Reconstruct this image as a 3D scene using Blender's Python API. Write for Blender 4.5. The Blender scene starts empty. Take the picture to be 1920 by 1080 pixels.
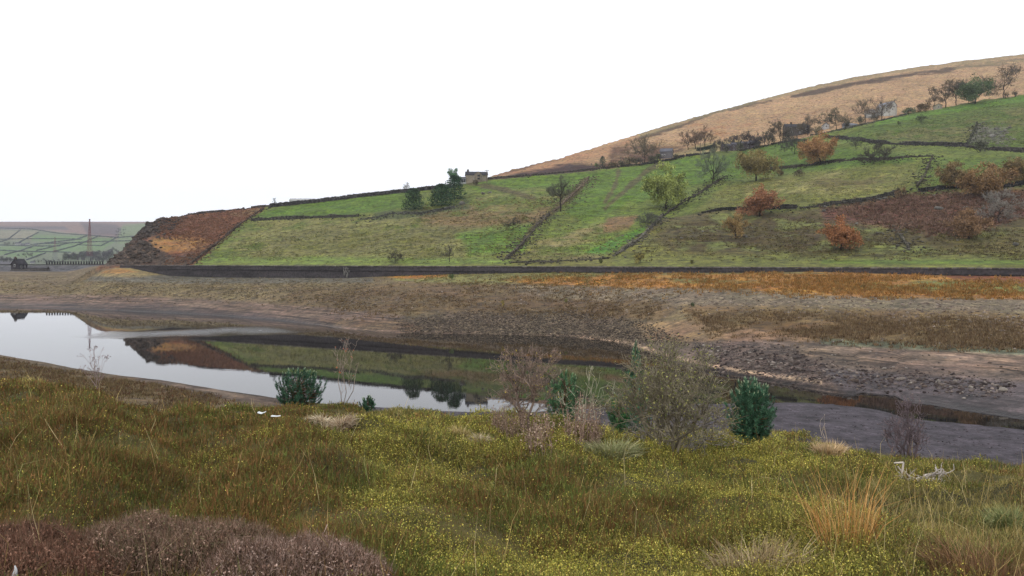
import bpy, math, random
import numpy as np

# ------------------------------------------------------------------ camera, sky, sun, exposure
scene = bpy.context.scene
COL = scene.collection
EYE = 12.0                       # metres above the water
FPX = 1500.0                     # focal length in photo pixels (1920 wide)
HZ = 490.0                       # horizon row of the photo
cam_data = bpy.data.cameras.new("camera")
cam_data.sensor_width = 36.0
cam_data.lens = 36.0 * FPX / 1920.0
cam_data.shift_y = -50.0 / 1920.0
cam_data.clip_start = 0.1
cam_data.clip_end = 8000.0
cam = bpy.data.objects.new("camera", cam_data)
COL.objects.link(cam)
cam.location = (0, 0, EYE)
cam.rotation_euler = (math.radians(90), 0, 0)
scene.camera = cam

SUN_EL, SUN_ROT = math.radians(42), math.radians(215)
world = bpy.data.worlds.new("World")
scene.world = world
world.use_nodes = True
wn, wl = world.node_tree.nodes, world.node_tree.links
wn.clear()
w_out = wn.new("ShaderNodeOutputWorld")
w_bg = wn.new("ShaderNodeBackground")
w_sky = wn.new("ShaderNodeTexSky")
w_sky.sky_type = 'NISHITA'
w_sky.sun_disc = False
w_sky.sun_elevation = SUN_EL
w_sky.sun_rotation = SUN_ROT
w_hs = wn.new("ShaderNodeHueSaturation")
w_hs.inputs['Saturation'].default_value = 0.25
w_mix = wn.new("ShaderNodeMix")
w_mix.data_type = 'RGBA'
w_mix.inputs[0].default_value = 0.85           # thick even cloud
w_mix.inputs[7].default_value = (12.6, 12.9, 13.6, 1)
wl.new(w_sky.outputs[0], w_hs.inputs['Color'])
wl.new(w_hs.outputs[0], w_mix.inputs[6])
wl.new(w_mix.outputs[2], w_bg.inputs['Color'])
w_bg.inputs['Strength'].default_value = 0.1
wl.new(w_bg.outputs[0], w_out.inputs['Surface'])

sun_data = bpy.data.lights.new("sun", 'SUN')
sun_data.energy = 0.6
sun_data.angle = math.radians(25)
sun_data.color = (1.0, 0.96, 0.9)
sun = bpy.data.objects.new("sun", sun_data)
COL.objects.link(sun)
sun.rotation_euler = (math.radians(90) - SUN_EL, 0, math.pi - SUN_ROT)
sun.location = (0, -50, 200)

scene.view_settings.view_transform = 'Standard'
scene.view_settings.look = 'None'
scene.view_settings.gamma = 1.0
scene.view_settings.use_curve_mapping = False
scene.view_settings.exposure = 0.0
scene.render.engine = 'CYCLES'
scene.cycles.max_bounces = 6
scene.cycles.diffuse_bounces = 2
scene.cycles.glossy_bounces = 3
scene.cycles.volume_bounces = 1
scene.cycles.transparent_max_bounces = 4
scene.cycles.use_denoising = True

# ------------------------------------------------------------------ helpers
RNG = np.random.default_rng(7)

def S(r, g, b, k=1.45):
    """colour as it looks under this sky -> surface colour"""
    c = np.array([r, g, b], float) / 255.0
    lin = np.where(c <= 0.04045, c / 12.92, ((c + 0.055) / 1.055) ** 2.4)
    return lin / k

_tab = np.random.default_rng(11).random((256, 256))

def vnoise(x, y, seed=0):
    x = np.asarray(x, float) + seed * 17.31; y = np.asarray(y, float) + seed * 9.77
    xi = np.floor(x).astype(int); yi = np.floor(y).astype(int)
    fx = x - xi; fy = y - yi
    fx = fx * fx * (3 - 2 * fx); fy = fy * fy * (3 - 2 * fy)
    a = _tab[xi & 255, yi & 255]; b = _tab[(xi + 1) & 255, yi & 255]
    c = _tab[xi & 255, (yi + 1) & 255]; d = _tab[(xi + 1) & 255, (yi + 1) & 255]
    return (a + (b - a) * fx) * (1 - fy) + (c + (d - c) * fx) * fy

def fbm(x, y, seed=0, octs=4):
    v = 0; amp = 0.5; tot = 0
    for o in range(octs):
        v = v + amp * vnoise(x * 2 ** o, y * 2 ** o, seed + o * 3); tot += amp; amp *= 0.5
    return v / tot            # 0..1

def sstep(a, b, x):
    t = np.clip((x - a) / (b - a), 0, 1)
    return t * t * (3 - 2 * t)

def interp(tab):
    xs = [p[0] for p in tab]; ys = [p[1] for p in tab]
    return lambda X: np.interp(X, xs, ys)

def mesh_data(name, V, faces, colors=None):
    """V (n,3); faces: list of int arrays (m,k); colors (n,3) point colours"""
    me = bpy.data.meshes.new(name)
    V = np.asarray(V, np.float32)
    faces = [np.asarray(f, np.int32) for f in faces if len(f)]
    me.vertices.add(len(V))
    me.vertices.foreach_set("co", V.ravel())
    nl = sum(f.size for f in faces); nf = sum(len(f) for f in faces)
    me.loops.add(nl)
    me.loops.foreach_set("vertex_index", np.concatenate([f.ravel() for f in faces]))
    me.polygons.add(nf)
    tot = np.concatenate([np.full(len(f), f.shape[1], np.int32) for f in faces])
    start = np.concatenate([[0], np.cumsum(tot)[:-1]]).astype(np.int32)
    me.polygons.foreach_set("loop_start", start)
    me.polygons.foreach_set("loop_total", tot)
    if colors is not None:
        at = me.color_attributes.new("Col", 'FLOAT_COLOR', 'POINT')
        c = np.ones((len(V), 4), np.float32); c[:, :3] = colors
        at.data.foreach_set("color", c.ravel())
    me.update(calc_edges=True)
    return me

def link(name, me, mat=None, parent=None, loc=None, smooth=False):
    ob = bpy.data.objects.new(name, me)
    COL.objects.link(ob)
    if mat is not None and me is not None and len(me.materials) == 0:
        me.materials.append(mat)
    if parent is not None:
        ob.parent = parent
    if loc is not None:
        ob.location = loc
    if smooth:
        me.polygons.foreach_set("use_smooth", np.ones(len(me.polygons), bool))
    return ob

def tag(o, label=None, cat=None, group=None, kind=None):
    if label: o["label"] = label
    if cat: o["category"] = cat
    if group: o["group"] = group
    if kind: o["kind"] = kind
    elif label and cat: o["kind"] = "thing"
    return o

def empty(name, loc, label=None, cat=None, group=None, rz=0.0):
    o = bpy.data.objects.new(name, None)
    COL.objects.link(o)
    o.location = loc; o.rotation_euler = (0, 0, rz)
    o.empty_display_size = 0.3
    return tag(o, label, cat, group)

class MB:
    """collects shapes into one mesh"""
    def __init__(self):
        self.V = []; self.F = {3: [], 4: []}; self.C = []; self.n = 0
    def add(self, V, F, col=None):
        V = np.asarray(V, float); F = np.asarray(F, int)
        self.V.append(V); self.F[F.shape[1]].append(F + self.n)
        if col is None: col = (0.5, 0.5, 0.5)
        col = np.asarray(col, float)
        self.C.append(np.broadcast_to(col, (len(V), 3)) if col.ndim == 1 else col)
        self.n += len(V)
    def box(self, c, s, rz=0.0, col=None, taper=1.0):
        x, y, z = s[0] / 2, s[1] / 2, s[2] / 2
        v = np.array([[-x, -y, -z], [x, -y, -z], [x, y, -z], [-x, y, -z],
                      [-x * taper, -y * taper, z], [x * taper, -y * taper, z], [x * taper, y * taper, z], [-x * taper, y * taper, z]])
        cs, sn = math.cos(rz), math.sin(rz)
        v = np.stack([v[:, 0] * cs - v[:, 1] * sn, v[:, 0] * sn + v[:, 1] * cs, v[:, 2]], 1) + np.array(c)
        self.add(v, [[0, 3, 2, 1], [4, 5, 6, 7], [0, 1, 5, 4], [1, 2, 6, 5], [2, 3, 7, 6], [3, 0, 4, 7]], col)
    def prism(self, poly, axis_len, plane='xz', off=(0, 0, 0), col=None):
        """extrude a polygon in x-z along y (centred)"""
        n = len(poly); h = axis_len / 2
        a = [[p[0], -h, p[1]] for p in poly]; b = [[p[0], h, p[1]] for p in poly]
        V = np.array(a + b) + np.array(off)
        quads = [[i, (i + 1) % n, n + (i + 1) % n, n + i] for i in range(n)]
        self.add(V, quads, col)
        tri = []
        for i in range(1, n - 1):
            tri.append([0, i + 1, i]); tri.append([n, n + i, n + i + 1])
        self.add(V, tri, col)
    def tubes(self, P0, P1, R0, R1, sides=4, col=None):
        P0 = np.asarray(P0, float); P1 = np.asarray(P1, float)
        R0 = np.asarray(R0, float); R1 = np.asarray(R1, float); n = len(P0)
        if n == 0: return
        d = P1 - P0; L = np.linalg.norm(d, axis=1, keepdims=True); d = d / np.maximum(L, 1e-9)
        ref = np.where(np.abs(d[:, 2:3]) > 0.9, np.array([[1.0, 0, 0]]), np.array([[0, 0, 1.0]]))
        a = np.cross(d, ref); a /= np.maximum(np.linalg.norm(a, axis=1, keepdims=True), 1e-9)
        b = np.cross(d, a)
        th = np.arange(sides) * 2 * math.pi / sides
        ring = a[:, None, :] * np.cos(th)[None, :, None] + b[:, None, :] * np.sin(th)[None, :, None]
        A = P0[:, None, :] + ring * R0[:, None, None]; B = P1[:, None, :] + ring * R1[:, None, None]
        V = np.concatenate([A, B], 1).reshape(-1, 3)
        base = (np.arange(n) * 2 * sides)[:, None]
        i = np.arange(sides); j = (i + 1) % sides
        F = np.stack([base + i, base + j, base + sides + j, base + sides + i], 2).reshape(-1, 4)
        c = None
        if col is not None:
            col = np.asarray(col, float)
            c = col if col.ndim == 1 else np.repeat(col, 2 * sides, axis=0)
        self.add(V, F, c)
    def data(self, name):
        F = [np.concatenate(self.F[k]) for k in (3, 4) if self.F[k]]
        return mesh_data(name, np.concatenate(self.V), F, np.concatenate(self.C))
    def build(self, name, mat, parent=None, loc=None, smooth=False):
        return link(name, self.data(name), mat, parent, loc, smooth)

# ------------------------------------------------------------------ materials
def new_mat(name):
    m = bpy.data.materials.new(name); m.use_nodes = True
    nt = m.node_tree; b = nt.nodes["Principled BSDF"]
    return m, nt, b

def col_mat(name, rough=0.85, scale=6.0, amount=0.5, bump=0.0, spec=0.2, translucent=0.0):
    """vertex-colour material with noise variation in world space"""
    m, nt, b = new_mat(name)
    N, L = nt.nodes, nt.links
    at = N.new("ShaderNodeAttribute"); at.attribute_name = "Col"
    geo = N.new("ShaderNodeNewGeometry")
    nz = N.new("ShaderNodeTexNoise"); nz.inputs['Scale'].default_value = scale; nz.inputs['Detail'].default_value = 4
    L.new(geo.outputs['Position'], nz.inputs['Vector'])
    mr = N.new("ShaderNodeMapRange")
    mr.inputs[1].default_value = 0.25; mr.inputs[2].default_value = 0.75
    mr.inputs[3].default_value = 1 - amount; mr.inputs[4].default_value = 1 + amount
    L.new(nz.outputs['Fac'], mr.inputs[0])
    mx = N.new("ShaderNodeVectorMath"); mx.operation = 'SCALE'
    L.new(at.outputs['Color'], mx.inputs[0]); L.new(mr.outputs[0], mx.inputs['Scale'])
    L.new(mx.outputs[0], b.inputs['Base Color'])
    b.inputs['Roughness'].default_value = rough
    b.inputs['Specular IOR Level'].default_value = spec
    if translucent:
        b.inputs['Subsurface Weight'].default_value = 0.0
    if bump:
        bp = N.new("ShaderNodeBump"); bp.inputs['Strength'].default_value = bump; bp.inputs['Distance'].default_value = 0.1
        L.new(nz.outputs['Fac'], bp.inputs['Height']); L.new(bp.outputs[0], b.inputs['Normal'])
    return m

M_BARK = col_mat("bark", 0.9, 5.0, 0.35)
M_LEAF = col_mat("leaves", 0.8, 1.2, 0.35)
M_STONE = col_mat("stone", 0.9, 2.2, 0.55, 0.4)
M_VEG = col_mat("moor_plants", 0.75, 3.0, 0.25)
M_NEEDLE = col_mat("needles", 0.6, 9.0, 0.25)
M_BUILD = col_mat("masonry", 0.85, 1.5, 0.22, 0.2)
M_METAL = col_mat("painted_steel", 0.5, 2.0, 0.15)
M_GLASS, _nt, _b = new_mat("window_glass")
_b.inputs['Base Color'].default_value = (0.02, 0.022, 0.025, 1); _b.inputs['Roughness'].default_value = 0.12

# ------------------------------------------------------------------ the shape of the valley
crest_y = interp([(-400, 694), (0, 711), (60, 713), (120, 728), (180, 747), (250, 769), (300, 777), (400, 776), (520, 774), (640, 777), (800, 781),
                  (900, 789), (1000, 799), (1100, 802), (1200, 812), (1350, 820), (1440, 818), (1510, 832), (1600, 852), (1700, 862),
                  (1800, 866), (1920, 880), (2300, 900)])
near_w = interp([(-400, 640), (0, 665), (100, 683), (200, 700), (300, 713), (400, 728), (520, 747), (600, 757), (700, 764), (900, 774), (1000, 773),
                 (1100, 765), (1250, 757), (1400, 754), (1500, 755), (1560, 758), (1620, 767), (1700, 779), (1800, 791), (1920, 801), (2300, 815)])
far_w = interp([(-400, 572), (0, 577), (200, 581), (400, 591), (500, 599), (600, 609), (640, 615), (700, 622), (740, 624), (900, 626), (1050, 630),
                (1150, 640), (1200, 652), (1250, 668), (1300, 687), (1400, 709), (1500, 726), (1560, 737), (1600, 741), (1614, 735), (1680, 742),
                (1700, 753), (1750, 758), (1850, 775), (1920, 787), (2300, 804)])
wall_base_y = interp([(-400, 506), (130, 505), (200, 502), (245, 502), (280, 510), (320, 517), (400, 520), (650, 521), (720, 518), (850, 514), (1000, 511),
                      (1200, 511), (1400, 511), (1520, 509), (1760, 516), (1920, 518), (2300, 524)])
top_y = interp([(-400, 497), (150, 497), (195, 496), (205, 488), (230, 468), (255, 443), (270, 424), (300, 412), (340, 404), (400, 397), (480, 389), (510, 384),
                (600, 375), (700, 363), (750, 357), (850, 347), (920, 335), (1000, 329), (1100, 320), (1150, 314), (1200, 309), (1260, 299),
                (1330, 285), (1400, 280), (1480, 264), (1560, 245), (1640, 227), (1700, 213), (1760, 204), (1850, 187), (1920, 178), (2300, 120)])
top_d = interp([(-400, 14), (195, 14), (260, 50), (340, 92), (500, 118), (700, 142), (900, 160), (1200, 200), (1500, 238), (1920, 275), (2300, 300)])
moor_y = interp([(860, 345), (920, 331), (960, 318), (1050, 297), (1120, 275), (1200, 250), (1300, 220), (1400, 193), (1500, 167), (1600, 145), (1700, 128),
                 (1800, 115), (1920, 101), (2300, 60)])
moor_d = interp([(860, 6), (920, 14), (1000, 60), (1200, 130), (1500, 200), (1920, 260), (2300, 280)])
# the level shelf that carries the lane and the houses just above the green fields
shelf_d = interp([(900, 0), (1100, 14), (1500, 22), (1920, 26)])

def wall_Y(u):
    return 183.7 / (1 + 0.53 * u)

ROAD_Z = 10.5
WALL_TOP = 10.9

def height(u, Y, detail=True):
    u = np.asarray(u, float); Y = np.asarray(Y, float)
    u, Y = np.broadcast_arrays(u, Y)
    X = 960 + FPX * u
    x = u * Y
    # ---- near bank
    m = (crest_y(X) + 10 - HZ) / FPX
    dc = 4.533 / m
    a = 1.7 / (0.6 * dc ** 1.6)
    z_near = EYE - 1.7 - a * Y ** 1.6
    Yn = EYE * FPX / (near_w(X) - HZ)
    Yf = EYE * FPX / (far_w(X) - HZ)
    slope = np.interp(X, [0, 500, 1100, 1400, 1920], [0.05, 0.045, 0.04, 0.03, 0.03])
    z_beach = (Yn - Y) * slope
    k = 0.35
    z1 = np.maximum(z_near, z_beach) + k * np.exp(-np.abs(z_near - z_beach) / (2 * k)) * 0.4 * sstep(Yn, Yn - 12, Y)
    z1 = np.where(Y > Yn, -(Y - Yn) * 0.06, z1)
    # ---- far bank
    Dw = wall_Y(u)
    zb = EYE - (wall_base_y(X) - HZ) * Dw / FPX
    t = np.clip((Y - Yf) / np.maximum(Dw - Yf, 1), 0, 1)
    z2 = zb * (t ** 0.85)
    z2 = np.where(Y < Yf, (Y - Yf) * 0.08, z2)
    # left of the headland the bed levels out towards the dam
    lw = sstep(215, 120, X)
    zl = np.interp(np.clip((Y - Yf) / np.maximum(290 - Yf, 1), 0, 1), [0, 1], [0, 6.7])
    zl = np.where(Y > 290, 6.7 + np.clip((Y - 290) / 50, 0, 1) * 1.2, zl)
    zl = np.where(Y < Yf, (Y - Yf) * 0.08, zl)
    z2 = z2 * (1 - lw) + zl * lw
    # ---- road shelf and hill
    Db = Dw + 9
    Dt = Dw + 9 + top_d(X)
    zt = EYE + (HZ - top_y(X)) * Dt / FPX
    th = np.clip((Y - Db) / np.maximum(Dt - Db, 1), 0, 1)
    zh = ROAD_Z + (zt - ROAD_Z) * th ** 1.08
    # ---- above the fields: shelf then moor
    sd = shelf_d(X)
    Ds = Dt + sd
    Dm = Ds + moor_d(X)
    zs = zt + 0.02 * (Y - Dt)
    zm = EYE + (HZ - moor_y(X)) * Dm / FPX
    zsd = zt + 0.02 * sd
    tm = np.clip((Y - Ds) / np.maximum(Dm - Ds, 1), 0, 1)
    up = np.where(Y < Ds, zs, zsd + (zm - zsd) * tm ** 0.92)
    up = np.where(Y > Dm, zm + (Y - Dm) * 0.03, up)
    mw = sstep(880, 925, X)
    down = zt - np.maximum(Y - Dt - 4, 0) * 0.22
    above = up * mw + np.maximum(down, 2) * (1 - mw)
    zhill = np.where(Y < Dt, zh, above)
    z = np.where(Y < (Yn + Yf) / 2, z1, z2)
    road = np.where(Y > Dw + 1.7, np.maximum(zhill, ROAD_Z) * (1 - lw) + np.minimum(z, 9) * lw, z)
    wz = np.where(Y > Dw + 1.7, road, z)
    z = np.where(Y > Dw, wz, z)
    # ---- dam embankment across the left
    dam = sstep(200, 188, X) * sstep(343, 354, Y)
    z = np.where((Y > 340) & (X < 200), z * (1 - dam) + 10.3 * dam, z)
    # ---- valley and far hillside on the left
    fl = sstep(520, 330, X)
    zf = np.where(Y < 800, np.interp(Y, [362, 400, 800], [10.3, 0, 4]), np.interp(Y, [800, 1100, 1700, 2250, 2700], [4, 24, 78, 124, 128]))
    zf = zf + (fbm(x / 160, Y / 160, 5) - 0.5) * 14 * sstep(800, 1100, Y) * sstep(2300, 1900, Y)
    farw = fl * sstep(700, 760, Y)
    z = z * (1 - farw) + zf * farw
    dl = sstep(205, 195, X) * (Y > 361)
    z = np.where(dl > 0, z * (1 - dl) + zf * dl, z)
    if detail:
        hillw = ((Y > Dw + 12) & (Y < 720)).astype(float) * sstep(195, 260, X)
        edge = sstep(Db, Db + 15, Y)
        hum = (fbm(x / 26, Y / 26, 1) - 0.5) * 5.0 * np.clip((Y - Db) / 40, 0, 1) * np.clip((Dt - Y) / 20 + 0.15, 0.15, 1)
        hum += (fbm(x / 5, Y / 5, 2) - 0.5) * 1.2 + 0.26 * np.sin(z * 3.4 + 9 * fbm(x / 18, Y / 18, 7)) * sstep(0.45, 0.6, fbm(x / 22, Y / 22, 17))
        z = z + hum * hillw * edge
        # crag on the quarried headland
        cr = sstep(205, 240, X) * sstep(360, 300, X) * hillw
        z = z + cr * (fbm(x / 3.5, Y / 3.5, 9) - 0.5) * 3.2
        bank = ((Y > Yf) & (Y < Dw - 1)).astype(float) * np.clip((Y - Yf) / 12, 0, 1)
        z = z + bank * ((fbm(x / 9, Y / 9, 3) - 0.5) * 0.7 + (fbm(x / 1.7, Y / 1.7, 4) - 0.5) * 0.22)
        # uneven waterline
        sh = np.exp(-((Y - Yf) / 10) ** 2) + 0.5 * np.exp(-((Y - Yn) / 6) ** 2)
        z = z + sh * (fbm(x / 6, Y / 6, 13) - 0.5) * 0.16
        nb = (Y < Yn - 3).astype(float) * sstep(2.2, 5, Y)
        veg = np.clip((z - 1.2) / 1.5, 0, 1)
        z = z + nb * veg * ((fbm(x / 3.2, Y / 3.2, 6) - 0.5) * 0.62 + (np.abs(2 * fbm(x / 1.5, Y / 1.5, 8, 2) - 1) - 0.25) * 0.55 + (fbm(x / 0.6, Y / 0.6, 12, 2) - 0.5) * 0.1) * sstep(2, 9, Y)
    return z

def px(u, Y, z):
    return 960 + FPX * u, HZ - FPX * (z - EYE) / Y

_Yh = np.concatenate([np.geomspace(3, 60, 500), np.arange(60.3, 760, 0.3), np.arange(760, 2600, 3)])
def ground(x, y):
    return float(height(x / y, y))
def hit(X, y, ymin=3.0):
    """where the sight line through photo pixel (X, y) meets the ground"""
    u = (X - 960) / FPX
    Ys = _Yh[_Yh > ymin]
    z = height(np.full(len(Ys), u), Ys)
    py = HZ - FPX * (z - EYE) / Ys
    i = np.argmax(py <= y)
    if py[i] > y: i = len(Ys) - 1
    if i > 0 and py[i - 1] != py[i]:
        f = np.clip((py[i - 1] - y) / (py[i - 1] - py[i]), 0, 1)
        Y = Ys[i - 1] + f * (Ys[i] - Ys[i - 1])
    else:
        Y = Ys[i]
    return np.array([u * Y, Y, ground(u * Y, Y)])
def hill(X, y):
    """ground point on the far side, behind the road wall"""
    return hit(X, y, wall_Y((X - 960) / FPX) + 3)

# ------------------------------------------------------------------ ground sheet
us = np.concatenate([np.linspace(-1.6, -0.72, 26)[:-1], np.arange(-0.72, 0.72, 0.0018), np.linspace(0.722, 1.6, 26)])
Ys = np.concatenate([np.geomspace(1.2, 60, 165)[:-1], np.arange(60, 150, 0.55), np.arange(150, 480, 1.1), np.arange(480, 740, 3.0), np.arange(740, 2700, 22.0)])
U, YY = np.meshgrid(us, Ys)
Z = height(U, YY)
XI, YI = px(U, YY, Z)
XW = U * YY
DW = wall_Y(U)
YN = EYE * FPX / (near_w(XI) - HZ); YF = EYE * FPX / (far_w(XI) - HZ)

def poly_sd(poly, X, Y):
    """signed distance, positive inside (pixels)"""
    P = np.array(poly, float); Q = np.roll(P, -1, 0)
    d = np.full(X.shape, 1e9); ins = np.zeros(X.shape, bool)
    for (x0, y0), (x1, y1) in zip(P, Q):
        ex, ey = x1 - x0, y1 - y0
        t = np.clip(((X - x0) * ex + (Y - y0) * ey) / (ex * ex + ey * ey + 1e-9), 0, 1)
        d = np.minimum(d, np.hypot(X - x0 - t * ex, Y - y0 - t * ey))
        if y0 != y1:
            c = ((y0 > Y) != (y1 > Y)) & (X < (x1 - x0) * (Y - y0) / (y1 - y0) + x0)
            ins ^= c
    return np.where(ins, d, -d)

def line_d(poly, X, Y):
    P = np.array(poly, float); d = np.full(X.shape, 1e9)
    for (x0, y0), (x1, y1) in zip(P[:-1], P[1:]):
        ex, ey = x1 - x0, y1 - y0
        t = np.clip(((X - x0) * ex + (Y - y0) * ey) / (ex * ex + ey * ey + 1e-9), 0, 1)
        d = np.minimum(d, np.hypot(X - x0 - t * ex, Y - y0 - t * ey))
    return d
# ------------------------------------------------------------------ what grows or lies where (surface colour of the ground)
C = np.zeros(U.shape + (3,)); K = np.zeros(U.shape + (3,))     # K: contour streaks, stones, wetness
n_a = fbm(XW / 14, YY / 14, 21) - 0.5
n_b = fbm(XW / 4, YY / 4, 22) - 0.5
n_c = fbm(XW / 60, YY / 60, 23) - 0.5
reg_near = (YY < (YN + YF) / 2)
reg_bank = (~reg_near) & (YY <= DW + 1)
reg_hill = (YY > DW) & (YY < 745)
reg_far = YY >= 340

def fill(region, col):
    C[region] = col

def paint(region, poly, col, soft=6, wob=14, amt=1.0, streak=None, stone=None, wet=None, patch=0.0):
    P = np.array(poly, float)
    mg = soft + wob
    sel = region & (XI > P[:, 0].min() - mg) & (XI < P[:, 0].max() + mg) & (YI > P[:, 1].min() - mg) & (YI < P[:, 1].max() + mg)
    if not sel.any(): return
    sd = poly_sd(poly, XI[sel], YI[sel]) + wob * (n_a[sel] * 1.2 + n_b[sel] * 0.8)
    w = sstep(-soft, soft, sd) * amt
    if patch:
        w = w * sstep(0.5 - 0.12, 0.5 + 0.12, 0.5 + n_a[sel] * 0.7 + n_b[sel] * 0.6 + (patch - 0.5))
    C[sel] = C[sel] * (1 - w[:, None]) + np.array(col) * w[:, None]
    for ch, v in ((0, streak), (1, stone), (2, wet)):
        if v is not None:
            K[sel, ch] = K[sel, ch] * (1 - w) + v * w

def stroke(region, line, col, width=4, wob=2, amt=1.0, **kw):
    P = np.array(line, float); mg = width + wob + 4
    sel = region & (XI > P[:, 0].min() - mg) & (XI < P[:, 0].max() + mg) & (YI > P[:, 1].min() - mg) & (YI < P[:, 1].max() + mg)
    if not sel.any(): return
    d = line_d(line, XI[sel], YI[sel]) + wob * (n_a[sel] + n_b[sel]) * 2
    w = sstep(width, width * 0.4, d) * amt
    C[sel] = C[sel] * (1 - w[:, None]) + np.array(col) * w[:, None]

def blob(cx, cy, rx, ry, n=14):
    return [(cx + rx * math.cos(2 * math.pi * i / n), cy + ry * math.sin(2 * math.pi * i / n)) for i in range(n)]

# --- near bank
fill(reg_near, S(88, 80, 42, 1.1))
paint(reg_near, [(-400, 600), (560, 600), (560, 760), (440, 770), (330, 768), (250, 762), (120, 726), (-400, 712)], S(124, 104, 74), 8, 10)
paint(reg_near, [(-400, 600), (240, 600), (560, 730), (560, 760), (500, 752), (300, 718), (200, 706), (-400, 668)], S(112, 94, 72), 3, 4, wet=0.1, streak=0.8)
paint(reg_near, [(260, 700), (420, 716), (560, 730), (560, 775), (480, 757), (360, 742), (250, 716)], S(120, 102, 86), 4, 6, streak=1.4)
paint(reg_near, [(640, 740), (1000, 740), (1450, 735), (2400, 735), (2400, 900), (1900, 872), (1700, 856), (1600, 844), (1500, 824), (1440, 812), (1100, 796), (900, 784), (640, 766)],
      S(80, 73, 79), 5, 5, stone=0.35, wet=0.25, streak=0.0)
# --- far bank
fill(reg_bank, S(128, 112, 84))
K[reg_bank, 1] = 0.2
paint(reg_bank, [(-400, 500), (700, 514), (700, 566), (400, 560), (-400, 552)], S(128, 112, 82), 5, 8, stone=0.5)
paint(reg_bank, [(100, 508), (260, 512), (700, 520), (700, 530), (400, 532), (130, 527)], S(112, 107, 95), 3, 4, stone=0.3)
paint(reg_bank, [(120, 500), (240, 498), (270, 506), (310, 516), (240, 520), (120, 516)], S(150, 132, 92), 2, 3)
paint(reg_bank, [(150, 507), (230, 504), (262, 510), (200, 513)], S(160, 118, 70), 2, 2)
paint(reg_bank, [(560, 540), (960, 520), (1300, 545), (1240, 600), (900, 590), (640, 592), (520, 575)], S(118, 98, 72), 6, 14, stone=0.2)
paint(reg_bank, [(600, 555), (900, 555), (1180, 570), (1180, 592), (900, 590), (600, 580)], S(104, 84, 62), 5, 14, patch=0.5)
paint(reg_bank, [(760, 512), (1110, 508), (1200, 520), (1120, 534), (840, 530), (740, 524)], S(134, 130, 80), 3, 6)
paint(reg_bank, [(715, 519), (840, 509), (838, 518), (780, 522)], S(180, 124, 60), 2, 3)
paint(reg_bank, [(960, 534), (1200, 530), (1560, 552), (1930, 562), (2400, 575), (2400, 610), (1930, 600), (1500, 582), (1200, 566), (980, 552)], S(128, 114, 94), 4, 12, stone=0.6)
paint(reg_bank, [(940, 524), (1100, 518), (1180, 508), (1500, 508), (1760, 516), (2400, 528), (2400, 575), (1920, 560), (1700, 558), (1500, 550), (1380, 544), (1180, 538), (1000, 533)], S(176, 126, 64), 3, 7)
paint(reg_bank, [(1120, 508), (1500, 509), (1560, 513), (1300, 516), (1130, 515)], S(132, 120, 74), 2, 4)
paint(reg_bank, [(1560, 528), (1720, 526), (1930, 530), (2400, 540), (2400, 560), (1930, 552), (1700, 546), (1560, 538)], S(122, 122, 66), 3, 7, patch=0.62)
paint(reg_bank, [(1220, 520), (1500, 528), (1500, 536), (1300, 532)], S(124, 118, 66), 3, 7, patch=0.55)
paint(reg_bank, [(1760, 514), (1930, 516), (2400, 526), (2400, 534), (1920, 530), (1800, 527)], S(136, 84, 62), 2, 4)
paint(reg_bank, [(1280, 575), (1500, 575), (1930, 588), (2400, 600), (2400, 664), (1930, 654), (1700, 642), (1500, 634), (1330, 622)], S(126, 104, 72), 6, 12, stone=0.25)
paint(reg_bank, [(1300, 592), (1560, 612), (1930, 632), (2400, 650), (2400, 668), (1930, 656), (1560, 640), (1330, 622)], S(108, 84, 54), 5, 10, patch=0.6)
# bare mud and stones
paint(reg_bank, [(-400, 551), (200, 553), (420, 562), (620, 578), (760, 590), (760, 640), (-400, 600)], S(122, 101, 88), 4, 4, streak=1.6, wet=0.2, stone=0.0)
paint(reg_bank, [(-400, 563), (300, 570), (520, 590), (640, 606), (700, 625), (600, 640), (-400, 600)], S(92, 76, 70), 4, 4, streak=1.5, wet=0.5)
paint(reg_bank, [(-400, 571), (300, 581), (520, 596), (640, 611), (640, 630), (-400, 600)], S(58, 48, 46), 2, 2, wet=0.8)
paint(reg_bank, [(750, 592), (900, 582), (1100, 588), (1230, 610), (1290, 640), (1290, 680), (1150, 650), (1000, 640), (760, 640)], S(98, 85, 72), 6, 12, stone=0.8, streak=0)
paint(reg_bank, [(600, 598), (760, 600), (790, 616), (770, 640), (600, 620)], S(104, 84, 66), 4, 5, streak=1.6, stone=0.4)
paint(reg_bank, [(1190, 608), (1300, 600), (1500, 630), (1560, 642), (1500, 655), (1300, 648), (1220, 640)], S(148, 120, 92), 5, 8, stone=0.2, streak=0.3)
paint(reg_bank, [(1180, 640), (1300, 640), (1560, 640), (1930, 652), (2400, 670), (2400, 900), (1930, 900), (1500, 740), (1300, 700)], S(108, 92, 82), 5, 6, stone=0.4, streak=1.1, wet=0.2)
paint(reg_bank, [(1500, 648), (1930, 660), (2400, 680), (2400, 716), (1930, 702), (1700, 684), (1480, 668)], S(136, 114, 98), 4, 6, streak=1.6, stone=0.15)
paint(reg_bank, [(1540, 634), (1700, 642), (1930, 654), (2400, 670), (2400, 682), (1930, 666), (1700, 656), (1540, 645)], S(104, 106, 84), 3, 4, stone=0.5)
paint(reg_bank, [(1300, 642), (1480, 650), (1560, 690), (1600, 720), (1500, 726), (1320, 690)], S(86, 72, 66), 4, 6, stone=1.0, streak=0)
paint(reg_bank, [(1540, 690), (1700, 700), (1930, 716), (2400, 740), (2400, 900), (1930, 900), (1600, 760)], S(84, 74, 76), 6, 6, streak=1.0, wet=0.55, stone=0.3)
paint(reg_bank, [(1640, 742), (1760, 750), (1930, 778), (1930, 800), (1760, 768), (1640, 756)], S(56, 48, 48), 2, 2, wet=0.9, streak=1.0)
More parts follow.
